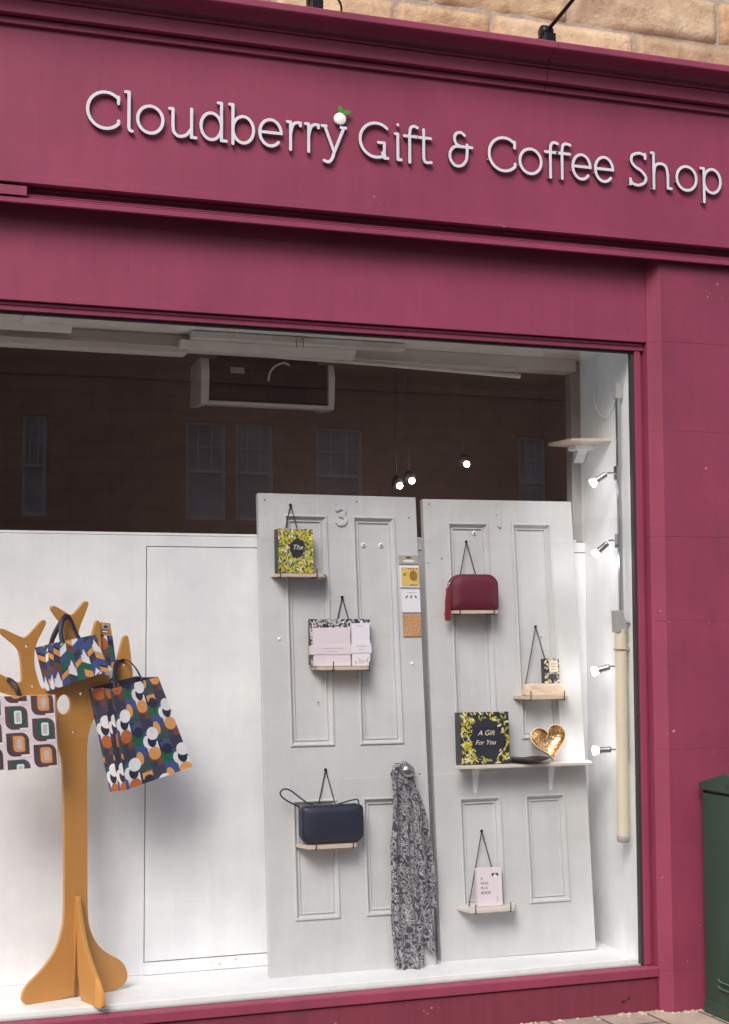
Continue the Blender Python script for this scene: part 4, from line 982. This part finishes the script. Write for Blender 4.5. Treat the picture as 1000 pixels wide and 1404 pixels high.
# cards taped on the right stile of door 3
def flat_card(v0, v1, u0, u1, label, mat, name='gift_card'):
    t = thing(name, label, 'card', tuple(DP(D3, (u0+u1)/2, v0, .004)), yawof(D3)); o, ux, uz, nn = DP(D3, u0, v0, .0025), D3[1], D3[2], D3[3]
    Fm = (o, ux, uz, nn); mb = MB(); box_on(Fm, 0, u1-u0, 0, v1-v0, 0, .004, mb); mb.build('backing_card', mat, t, bevel=.0005); return t, Fm
t, Fm = flat_card(1.738, 1.778, .642, .736, 'narrow grey header card at the top of the cards on door 3', 'greycard')
mb = MB(); 
for p in (ell(.046, .014, .030, .0055, 16),): mb.prism(p, lambda u, v, tt: Fm[0]+Fm[1]*u+Fm[2]*v+Fm[3]*(.0042+tt), .0006)
mb.build('label_oval', 'whitecard', t)
mb = MB(); mb.prism(ell(.046, .030, .014, .004, 14), lambda u, v, tt: Fm[0]+Fm[1]*u+Fm[2]*v+Fm[3]*(.0042+tt), .0006); mb.build('hanging_slot', 'ink', t)
t, Fm = flat_card(1.633, 1.733, .645, .737, 'mustard and white jewellery card with an oval gold pendant', 'whitecard')
mb = MB(); box_on(Fm, .006, .090, .006, .090, .0042, .0050, mb); mp_ = mb
mb = MB()
for p, tt_ in ((ell(.062, .054, .018, .023, 20), .002), (ell(.022, .060, .005, .0075, 10, -.6), .002)): mb.prism(p, lambda u, v, tt: Fm[0]+Fm[1]*u+Fm[2]*v+Fm[3]*(.0052+tt), tt_)
M['gold_plain'] = pm('polished_gold', (206, 160, 84), .4, metal=.7); mb.build('pendant', 'gold_plain', t)
mb = mp_
for x in (.040, .052, .066, .080): mb.prism(ell(x, .084, .004, .003, 8), lambda u, v, tt: Fm[0]+Fm[1]*u+Fm[2]*v+Fm[3]*(.0052+tt), .0005, 1)
box_on(Fm, .044, .080, .010, .013, .0052, .0056, mb, 1); mb.build('mustard_print', ['mustardcard', 'ink'], t)
t, Fm = flat_card(1.521, 1.623, .648, .737, 'plain white card showing three tiny leaf earrings', 'whitecard')
mb = MB()
for x, rt in ((.024, -.6), (.045, 0), (.067, .7)): mb.prism(ell(x, .070, .0032, .0075, 10, rt), lambda u, v, tt: Fm[0]+Fm[1]*u+Fm[2]*v+Fm[3]*(.0042+tt), .001)
mb.build('earring', 'ink', t)
mb = MB(); box_on(Fm, .028, .072, .088, .0895, .0042, .0046, mb); mb.build('small_print', 'greyink', t)
t, Fm = flat_card(1.414, 1.512, .650, .736, 'square copper glitter card, lowest of the cards on door 3', 'goldmesh')

# ------------------------------------------------------------------ goods on door 1
t, F, w, hh = soft_bag(D1, .092, .318, 1.525, 1.688, .012, .070, .045, .014, 'burgundy leather camera style handbag with a rounded top', 'handbag', 'handbag', 'wine_leather', dome=.012)
P = lambda x, z, d: F[0]+F[1]*x+F[2]*z+F[3]*d
mb = MB(); mb.tube(catmull([P(.012, hh-.045, .055), P(.002, hh-.038, .062), P(-.008, hh-.046, .064), P(-.012, hh-.060, .064)], 6), .003, 8); mb.build('ring', 'chrome', t)
mb = MB(); top = P(-.016, hh-.066, .064); mb.tube([top, top+V((0, 0, -.014))], .0075, 10); r2 = random.Random(2)
for k in range(34):
    a = k*2.4; rr_ = .011*math.sqrt((k+.5)/34); e = V((math.cos(a)*rr_, math.sin(a)*rr_, 0)); mb.tube([top+e*.5+V((0, 0, -.012)), top+e*1.05+V((0, 0, -.06)), top+e*1.25+V((r2.uniform(-.002, .002), 0, -.142+r2.uniform(-.004, .003)))], .0019, 5)
mb.build('tassel', 'tassel', t)
mb = MB(); mb.tube([P(x, hh-.004-.022*((x-w/2)/(w/2))**4-.010*((x-w/2)/(w/2))**2, .062) for x in np.linspace(.03, w-.03, 12)], .0018, 6); mb.build('zip', 'gold', t)

# E: pale block and tiny floral box
F = local_frame(D1, .430, 1.138, .075, 0); mb = MB(); nx = 24; rows = []
for k, (z, ys) in enumerate(((.0, 1), (.006, 1.05), (.028, 1.04), (.046, .98), (.052, .85))):
    ring = []
    for i in range(nx):
        a = 2*math.pi*i/nx; sx = math.copysign(abs(math.cos(a))**.35, math.cos(a)); sy = math.copysign(abs(math.sin(a))**.35, math.sin(a))
        nz = mnoise.noise(V((a*2, z*40, 3)))*.004
        ring.append(F[0]+F[1]*(.100+sx*(.096*ys+nz))+F[2]*(z+.0005+mnoise.noise(V((a*3, z*9, 1)))*.002*(k > 0))-F[3]*(.032-sy*(.028*ys+nz)))
    rows.append(ring)
mb.add([p for r_ in rows for p in r_], [(j*nx+i, j*nx+(i+1) % nx, (j+1)*nx+(i+1) % nx, (j+1)*nx+i) for j in range(4) for i in range(nx)]+[tuple(range(4*nx, 5*nx)), tuple(range(nx))[::-1]])
tag(seat(mb.build('wooden_block', 'peach'), F[0]+F[1]*.1), 'pale peach rough topped block lying on its little shelf', 'wooden block')
F = local_frame(D1, .536, 1.190, .035, R(4)); t = thing('small_box', 'tiny black and cream patterned box standing above the pale block', 'gift box', tuple(F[0]+F[1]*.036), yawof(D1))
names = ['p_charcoal']; mb = MB(); box_on(F, 0, .074, 0, .112, -.022, .012, mb); decorate(mb, quad_on(F, 0, .074, 0, .112, .012), .074, .112, pat_leaves(.074, .112, 0, 0, 0, 0, 11, ['p_cream', 'p_yellow', 'p_silver', 'p_charcoal'], 5600, size=.008), names, .0002); mb.build('box_body', names, t, recalc=False)
mb = MB(); box_on(F, .024, .066, .052, .104, .0146, .0156, mb)
for z in (.062, .074, .086): box_on(F, .032, .058, z, z+.003, .0157, .0160, mb, 1)
mb.build('cream_label', ['p_cream', 'greyink'], t)
mb = MB(); box_on(F, .020, .060, .018, .042, .0146, .0152, mb); mb.build('dark_label', 'p_slate', t)
# sits on a slim riser behind the block (the block's back ledge)
mb = MB(); Fb = local_frame(D1, .525, 1.1375, .004, 0); box_on(Fb, 0, .095, 0, .0515, 0, .030, mb)
tag(seat(mb.build('riser_block', 'peach'), Fb[0]), 'plain pale riser hidden behind the peach block under the tiny box', 'riser block')

# long shelf with brackets
F = local_frame(D1, .052, .842, 0, 0); t = thing('long_shelf', 'long pale bracketed shelf across door 1 under the gift box and heart dish', 'shelf', tuple(F[0]+F[1]*.35), yawof(D1))
mb = MB(); o, ux, uz, nn = F
mb.hexa([o+ux*x+nn*d-uz*.013 for x, d in ((.0, .120), (.665, .120), (.705, .003), (.085, .003))], [o+ux*x+nn*d for x, d in ((.0, .120), (.665, .120), (.705, .003), (.085, .003))]); mb.build('board', 'shelfwood', t, bevel=.002)
for u in (.142, .508):
    mb = MB(); bx = lambda x0, x1, z0, z1, d0, d1: box_on(F, x0, x1, z0, z1, d0, d1, mb)
    mb.hexa([o+ux*(u+a_)+uz*(-.135)+nn*d_ for a_, d_ in ((-.007, .010), (.007, .010), (.007, .0015), (-.007, .0015))], [o+ux*(u+a_)+uz*(-.0136)+nn*d_ for a_, d_ in ((-.015, .030), (.015, .030), (.015, .0015), (-.015, .0015))]); bx(u-.012, u+.012, -.0185, -.0135, .006, .100)
    mb.build('bracket', 'white', t, bevel=.001)
# gift box "A Gift For You"
F = local_frame(D1, .104, .843, .022, R(3)); w, hh = .232, .226
t = thing('gift_box', 'square dark gift box with yellow leaf border reading A Gift For You', 'gift box', tuple(F[0]+F[1]*w/2), yawof(D1))
names = ['p_charcoal']; mb = MB(); box_on(F, 0, w, 0, hh, -.012, .050, mb)
S = pat_leaves(w, hh, w*.54, hh*.5, .078, .085, 21, ['p_yellow', 'p_yellow', 'p_lime', 'p_cream', 'p_yellow', 'p_charcoal'], 3600, size=.0095, left_bias=.62)
decorate(mb, quad_on(F, 0, w, 0, hh, .050), w, hh, S, names, .0002)
Lq = [F[0]+F[2]*hh-F[3]*.012-F[1]*.0006, F[0]+F[2]*hh+F[3]*.05-F[1]*.0006, F[0]+F[3]*.05-F[1]*.0006, F[0]-F[3]*.012-F[1]*.0006]
decorate(mb, Lq, .062, hh, pat_leaves(.062, hh, 0, 0, 0, 0, 23, ['p_yellow', 'p_yellow', 'p_lime', 'p_cream'], 5000, size=.011), names, .0002)
mb.build('box_body', names, t, recalc=False)
words(F, w*.52, hh*.55, .0535, 'A Gift', .032, 'p_cream', t, shear=.35); words(F, w*.50, hh*.37, .0535, 'For You', .029, 'p_cream', t, shear=.35)
# dark shallow dish
c = shelf_pt(D1, .432, .843, .075); mb = MB(); mb.lathe([(0, .001), (.040, .001), (.052, .006), (.092, .020), (.090, .0225), (.050, .010), (0, .006)], c, (0, 0, 1), 32)
tag(seat(mb.build('dish', 'darkwood'), c), 'shallow dark bowl lying on the long shelf between gift box and heart dish', 'dish')
# heart dish, standing
c = shelf_pt(D1, .548, .844, .072)
F = (c, V((D1[1].x, D1[1].y, 0)).normalized(), None, None); n0 = V((D1[3].x, D1[3].y, 0)).normalized(); ta = R(14); ux = F[1]; uz = (V((0, 0, 1))*math.cos(ta)-n0*math.sin(ta)); nn = ux.cross(uz)
rl = R(9); ux2 = ux*math.cos(rl)+uz*math.sin(rl); uz2 = -ux*math.sin(rl)+uz*math.cos(rl)
def heart(s=1, n=48):
    P = []
    for k in range(n):
        a = 2*math.pi*k/n; x = 16*math.sin(a)**3; y = 13*math.cos(a)-5*math.cos(2*a)-2*math.cos(3*a)-math.cos(4*a); P.append((x/16*.088*s, (y+17)/29*.158*s+.079*(1-s)*1.1))
    return P
t = thing('heart_dish', 'hammered gold heart shaped dish with a pale rim propped on the long shelf', 'heart dish', tuple(c), yawof(D1))
Hp = lambda x, z, d: c+ux2*x+uz2*(z+.002)+nn*d
mb = MB(); n = 48; rg = [[Hp(x, z, d) for x, z in heart(s)] for s, d in ((1, .014), (.95, .014), (.90, -.002), (.74, -.016), (.4, -.025), (.08, -.027))]
mb.add([p for r_ in rg for p in r_], [(i*n+k, i*n+(k+1) % n, (i+1)*n+(k+1) % n, (i+1)*n+k) for i in range(1, 5) for k in range(n)]+[tuple(range(5*n, 6*n))], 0, True); mb.build('gold_bowl', 'gold', t)
mb = MB(); rg = [[Hp(x, z, d) for x, z in heart(s)] for s, d in ((.945, .0135), (.955, .0165), (1.0, .0165), (1.03, .010), (.95, -.010), (.74, -.024), (.08, -.034))]
mb.add([p for r_ in rg for p in r_], [(i*n+k, i*n+(k+1) % n, (i+1)*n+(k+1) % n, (i+1)*n+k) for i in range(0, 6) for k in range(n)]+[tuple(range(6*n, 7*n))], 0, True); mb.build('rim', 'ivory', t)
# pink book
F = local_frame(D1, .166, .227, .036, R(4)); w, hh = .116, .164
t = thing('pink_book', 'pale pink gift book with a heart cut-out on the lowest shelf of door 1', 'book', tuple(F[0]+F[1]*w/2), yawof(D1))
mb = MB(); box_on(F, 0, w, 0, hh, -.020, .008, mb); mb.build('cover', 'pinkcard', t, bevel=.0012)
mb = MB(); hp = [(x*.19+w*.72, z*.17+hh*.70) for x, z in heart(1, 30)]; hp2 = [(x*.15+w*.71, z*.12+hh*.70) for x, z in heart(1, 30)]
mb.prism(hp, lambda u, v, tt: F[0]+F[1]*u+F[2]*v+F[3]*(.0082+tt), .0004)
mb.build('heart_cutout', 'ink', t)
mb = MB(); mb.prism(ell(w*.72, hh*.765, .010, .010, 14), lambda u, v, tt: F[0]+F[1]*u+F[2]*v+F[3]*(.0088+tt), .0004); mb.build('heart_inside', 'whitecard', t)
for k, s_ in enumerate(('A', 'HUG', 'IN A', 'BOOK')): words(F, w*.13, hh*(.70-.125*k), .0085, s_, .0165, 'ink', t, align='LEFT')
mb = MB()
for x, z in ((.088, .040), (.090, .034), (.086, .028), (.092, .022), (.088, .016)): box_on(F, x, x+.006, z, z+.0022, .0082, .0086, mb)
mb.build('small_print', 'greyink', t)

# ------------------------------------------------------------------ right-hand wall: corner shelf, rail of spots, tube
cs = thing('corner_shelf', 'small plywood shelf high in the corner above door 1', 'shelf', (3.40, .35, 2.40))
mb = MB(); pl = [(3.243, .452), (3.262, .247), (3.4395, .20), (3.4395, .495), (3.40, .498)]
mb.prism(pl, lambda u, v, tt: V((u, v, 2.405+tt)), .013); mb.build('board', 'ply', cs, bevel=.0015)
mb = MB(); mb.prism([(3.4395, .46), (3.4395, .36), (3.40, .35), (3.345, .37), (3.33, .42), (3.36, .46)], lambda u, v, tt: V((u, v, 2.383+tt)), .0215); mb.prism([(.47, 2.40), (.47, 2.33), (.455, 2.33), (.40, 2.40)], lambda u, v, tt: V((3.38+tt, u, v)), .05); mb.build('bracket', 'white', cs, bevel=.002)

rail = thing('light_rail', 'vertical chrome rail with four lit spotlights on the right wall', 'light rail', (3.42, .10, .92))
mb = MB(); mb.box((3.412, .092, .95), (3.428, .110, 2.60)); mb.build('rail', 'chrome', rail, bevel=.002)
mb = MB(); mb.box((3.402, .080, 2.585), (3.436, .118, 2.655)); mb.build('end_cap', 'greyplastic', rail, bevel=.004)
for z, hx, hy, hz, tx, ty, tz in ((2.247, 3.362, .165, 2.232, 3.328, .19, 2.205), (1.940, 3.372, .18, 1.893, 3.350, .20, 1.868), (1.374, 3.372, .17, 1.366, 3.327, .20, 1.350), (1.004, 3.372, .17, 1.000, 3.318, .20, .996)):
    sp = MB(); sp.box((3.402, .086, z-.032), (3.4115, .116, z+.032)); e = V((3.388, .145, z+.004)); sp.tube([(3.405, .10, z), (3.396, .125, z+.004), tuple(e)], .0042, 8)
    sp_o = sp.build('spotlight', 'chrome', rail, bevel=.002)
    H, Tt = V((hx, hy, hz)), V((tx, ty, tz)); d = (Tt-H).normalized(); s0 = e
    mb = MB(); mb.lathe([(0, -.004), (.012, -.002), (.0135, .004), (.0135, .040), (.016, .046), (.016, .050)], e+(H-e)*.25, d, 16); mb.build('lamp_body', 'chrome', sp_o)
    mb = MB(); b0 = e+(H-e)*.25+d*.050; mb.lathe([(.013, 0), (.018, .010), (.0225, .024), (.022, .028), (.016, .032), (0, .034)], b0, d, 20); mb.build('bulb', 'spot_glow', sp_o)
    lp = bpy.data.lights.new('spotlight_light', 'POINT'); lp.energy = .36; lp.color = (1, .98, .97); lp.shadow_soft_size = .03; lo = bpy.data.objects.new('spotlight_light', lp); COL.objects.link(lo); lo.parent = sp_o; lo.location = RM[rail].inverted() @ (b0+d*.075)
mb = MB(); mb.tube(catmull([(3.432, .34, 2.70), (3.432, .335, 2.60), (3.432, .30, 2.545), (3.432, .24, 2.52), (3.432, .18, 2.55), (3.430, .13, 2.60), (3.425, .11, 2.62)], 8), .0035, 8)
tag(seat(mb.build('power_cable', 'white'), (3.432, .34, 2.70)), 'thin white cable looping to the top of the light rail', 'cable')
tube = thing('fluorescent_tube', 'long cream tube fitting with a grey top cap, standing upright by the glass', 'tube light', (3.395, .06, .61))
TX, TY = 3.394, .068
mb = MB(); mb.tube([(TX, TY, .632), (TX+.002, TY, 1.545)], .0265, 24); mb.build('tube', 'cream', tube)
mb = MB(); mb.lathe([(0, .606), (.024, .608), (.0285, .614), (.0285, .634), (.0265, .636)], (TX, TY, 0), (0, 0, 1), 24); mb.build('bottom_cap', 'greyplastic', tube)
mb = MB(); mb.hexa([(TX-.027, TY-.026, 1.530), (TX+.029, TY-.026, 1.530), (TX+.029, TY+.026, 1.530), (TX-.027, TY+.026, 1.530)], [(TX-.034, TY-.018, 1.628), (TX+.010, TY-.018, 1.628), (TX+.010, TY+.018, 1.628), (TX-.034, TY+.018, 1.628)]); mb.build('top_cap', 'greyplastic', tube, bevel=.004)
mb = MB(); mb.tube([(TX+.0285*math.cos(a), TY+.0285*math.sin(a), 1.455) for a in np.linspace(R(-200), R(20), 14)], .004, 6); mb.box((TX+.026, TY-.006, 1.45), (3.440, TY+.006, 1.462)); mb.build('clip', 'greyplastic', tube); mb = MB(); mb.tube([(3.438, TY-.01, 1.575), (TX+.018, TY-.005, 1.575)], .008, 8); mb.build('mounting_peg', 'greyplastic', tube)
mb = MB(); mb.box((3.432, .013, ZF+.001), (3.4398, .028, 2.77)); tag(seat(mb.build('edge_trim', 'white'), (3.436, .02, ZF)), 'slim white trim strip upright at the right edge of the glass', 'trim strip')

# ------------------------------------------------------------------ green cabinet on the pavement
cab = thing('utility_cabinet', 'dark green steel street cabinet with a ridged lid standing against the maroon pilaster', 'street cabinet', (3.93, -.34, ZP))
CX0, CX1, CY0, CY1, CZ = 3.658, 4.30, -.150, -.560, .838
mb = MB(); mb.box((CX0, CY1, ZP), (CX1, CY0, CZ)); mb.build('body', 'box_green', cab, bevel=.008)
mb = MB(); mb.box((CX0-.006, CY1-.006, ZP), (CX1+.006, CY0+.004, ZP+.055)); mb.build('plinth', 'box_green', cab, bevel=.004)
mb = MB(); ov = .010; zr = .935
prof = [(CY0+.006, CZ+.010), (CY0+.006, CZ+.042), ((CY0+CY1)/2, zr), (CY1-ov, CZ+.042), (CY1-ov, CZ+.010)]
mb.profile(prof, CX0-ov, CX1+ov); mb.build('lid', 'box_green', cab, bevel=.005)
mb = MB(); mb.box((CX0+.006, CY1+.006, CZ), (CX1-.006, CY0-.006, CZ+.011)); mb.build('lid_gap', 'black', cab)
mb = MB()
for z in (.052, .024):
    for k in range(1): mb.tube([(CX0-.001, -.255, z+.008), (CX0-.004, -.275, z), (CX0-.004, -.43, z), (CX0-.001, -.45, z+.008)], .0045, 8)
mb.build('vent_louvre', 'box_green_light', cab)
me = text_mesh('GY', .034, .0006); me.transform(RM[cab].inverted() @ frame_mat((CX0-ov-.0008, -.375, .868), (0, -1, 0), (0, 0, 1), (-1, 0, 0))); me.materials.clear(); me.materials.append(M['ink']); link('lettering', me, cab)
mb = MB(); mb.box((CX0+.04, CY1-.003, .02), (CX1-.04, CY1+.001, CZ-.04)); mb.box((CX0+.30, CY1-.012, .40), (CX0+.33, CY1-.003, .50)); mb.build('access_door', 'box_green', cab, bevel=.002)

# ------------------------------------------------------------------ tenement across the street (seen reflected in the glass)
M['red_stone'] = stone_mat('brown_sandstone', [(178, 122, 98), (222, 160, 130), (236, 182, 148)], .5, 1.6)
M['dark_shop'] = pm('dark_shopfront_paint', (56, 52, 56), .5, var=.25, scale=2)
M['sash'] = pm('sash_paint', (250, 248, 245), .6)
M['pane'] = pm('sky_tone_pane', (206, 198, 204), .7, var=.35, scale=1.4, bump=0, spec=.1)  # pale matt colour stands in for sky reflected in the panes
def ashlar(name):
    m, nt, nd, lk, b = newmat(name)
    tc = nd.new('ShaderNodeTexCoord'); sp = nd.new('ShaderNodeSeparateXYZ'); cb = nd.new('ShaderNodeCombineXYZ')
    lk.new(tc.outputs['Object'], sp.inputs[0]); lk.new(sp.outputs[0], cb.inputs[0]); lk.new(sp.outputs[2], cb.inputs[1])
    br = N(nd, 'ShaderNodeTexBrick', Scale=1.0); br.inputs['Color1'].default_value = lin((216, 158, 130)); br.inputs['Color2'].default_value = lin((200, 144, 118)); br.inputs['Mortar'].default_value = lin((172, 126, 104))
    br.inputs['Mortar Size'].default_value = .012; br.inputs['Brick Width'].default_value = .75; br.inputs['Row Height'].default_value = .3; br.inputs['Bias'].default_value = -.1
    lk.new(cb.outputs[0], br.inputs['Vector'])
    n1 = N(nd, 'ShaderNodeTexNoise', Scale=.6, Detail=8, Roughness=.7); lk.new(tc.outputs['Object'], n1.inputs['Vector'])
    rr = ramp(nd, [(.3, (.85, .83, .84)), (.7, (1.35, 1.32, 1.3))]); lk.new(n1.outputs['Fac'], rr.inputs['Fac'])
    mx = N(nd, 'ShaderNodeMix', data_type='RGBA', blend_type='MULTIPLY'); mx.inputs[0].default_value = 1
    lk.new(br.outputs[0], mx.inputs[6]); lk.new(rr.outputs[0], mx.inputs[7]); lk.new(mx.outputs[2], b.inputs['Base Color']); b.inputs['Roughness'].default_value = .95
    return m
M['ashlar'] = ashlar('coursed_brown_stone')
YB = -22.0
ten = thing('tenement_building', 'brown sandstone tenement across the street, reflected in the shop window', 'building', (4, YB-5, ZP))
wins = [(2.35, 3.13), (3.52, 3.98), (6.53, 7.32), (7.49, 8.26), (9.10, 10.08), (13.39, 14.03)]
others = [(-1.2, -.4), (-2.2, -1.4)]
rows = [(3.60, 5.45), (7.1, 8.9)]
mb = MB(); mb.tint = []
def tb(a, b, mi=0, k=1.0): mb.box(a, b, mi); mb.tint += [(k, k, k)]*8
X0, X1 = -40, 14.82  # left wall runs on unseen, extended to block low sky light
allw = sorted(others+wins)
def wallband(z0, z1, holes_):
    xs = [X0]+[q for w_ in holes_ for q in w_]+[X1]
    for i in range(0, len(xs), 2): tb((xs[i], YB-.3, z0), (xs[i+1], YB, z1))
wallband(3.30, 3.60, []); wallband(3.60, 5.45, allw); wallband(5.45, 7.1, []); wallband(7.1, 8.9, allw); wallband(8.9, 10.4, [])
tb((X0, YB-8, ZP), (X1, YB-.3, 10.4)); tb((X0, YB-.02, 10.4), (X1, YB+.25, 10.65), 0, 1.1); tb((X0, YB, 6.2), (X1, YB+.05, 6.35), 0, 1.1)
for i in range(8): tb((-6+i*2.7, YB, 3.0), (-6+i*2.7+.5, YB+.06, 3.3), 0, .9)
mb.build('wall', ['ashlar', 'mortar'], ten)
mb = MB(); mb.box((X0, YB-.29, 1.75), (X1, YB+.12, 3.295)); mb.build('shop_fascia', 'dark_shop', ten)
mb = MB(); mb.box((X0, YB-.29, ZP), (X1, YB, 1.745)); mb.build('ground_floor', 'ashlar', ten)
for a, b in allw:
    for z0, z1 in rows:
        f = MB(); y = YB-.10; f.box((a, y-.05, z0), (a+.07, y, z1)); f.box((b-.07, y-.05, z0), (b, y, z1)); f.box((a+.07, y-.05, z0), (b-.07, y, z0+.08)); f.box((a+.07, y-.05, z1-.06), (b-.07, y, z1))
        zm = z0+(z1-z0)*.5; f.box((a+.07, y-.045, zm-.03), (b-.07, y+.01, zm+.03))
        for k in (1, 2): xx = a+(b-a)*k/3; f.box((xx-.013, y-.04, zm+.03), (xx+.013, y-.01, z1-.06))
        zz = (zm+z1)/2; f.box((a+.07, y-.038, zz-.012), (b-.07, y-.012, zz+.012))
        fo = f.build('window', 'sash', ten)
        g = MB(); g.box((a+.05, y-.08, z0+.05), (b-.05, y-.05, z1-.04)); g.build('pane', 'pane', fo)
mb = MB(); mb.box((14.9, YB-6, ZP), (40, YB, 3.72)); mb.box((14.9, YB-.05, 3.72), (40, YB+.12, 3.80))
tag(seat(mb.build('low_building', 'dark_shop'), (14.9, YB, ZP)), 'low dark flat roofed building beyond the end of the tenement', 'building')

# ------------------------------------------------------------------ camera, light, world
cam = bpy.data.cameras.new('camera'); co = bpy.data.objects.new('camera', cam); COL.objects.link(co)
yaw, pitch, roll = R(19.8068), R(4.35837), R(-.23145)
fw = V((math.sin(yaw)*math.cos(pitch), math.cos(yaw)*math.cos(pitch), math.sin(pitch))); rt = V((math.cos(yaw), -math.sin(yaw), 0)); up = rt.cross(fw)
r_, u_ = rt*math.cos(roll)+up*math.sin(roll), -rt*math.sin(roll)+up*math.cos(roll)
co.matrix_world = frame_mat((0, -6.0, 1.55), r_, u_, -fw)
cam.sensor_fit = 'HORIZONTAL'; cam.sensor_width = 36; cam.lens = 36*2103.173/1000; cam.clip_end = 1000; cam.clip_start = .05
scene.camera = co

SUN_EL, SUN_AZ = 44, 216        # azimuth clockwise from +Y: the light comes from behind the viewer's left
w = bpy.data.worlds.new('World'); scene.world = w; w.use_nodes = True
nd, lk = w.node_tree.nodes, w.node_tree.links
sky = nd.new('ShaderNodeTexSky'); sky.sky_type = 'NISHITA'; sky.sun_disc = False; sky.sun_elevation = R(SUN_EL); sky.sun_rotation = R(SUN_AZ)
sky.air_density = 1.1; sky.dust_density = 4; sky.ozone_density = .7
lk.new(sky.outputs[0], nd['Background'].inputs[0]); nd['Background'].inputs[1].default_value = .15
sl = bpy.data.lights.new('sun', 'SUN'); so = bpy.data.objects.new('sun', sl); COL.objects.link(so)
sl.energy = 2.6; sl.angle = R(26); sl.color = (1, .985, .97)
d = V((math.sin(R(SUN_AZ))*math.cos(R(SUN_EL)), math.cos(R(SUN_AZ))*math.cos(R(SUN_EL)), math.sin(R(SUN_EL))))
so.rotation_euler = d.to_track_quat('Z', 'Y').to_euler(); so.location = d*20
scene.render.engine = 'CYCLES'
scene.cycles.max_bounces = 8; scene.cycles.transparent_max_bounces = 12
try: scene.cycles.use_denoising = True
except Exception: pass
scene.view_settings.view_transform = 'Standard'; scene.view_settings.look = 'None'; scene.view_settings.exposure = 0; scene.view_settings.gamma = 1
scene.render.resolution_x = 729; scene.render.resolution_y = 1024
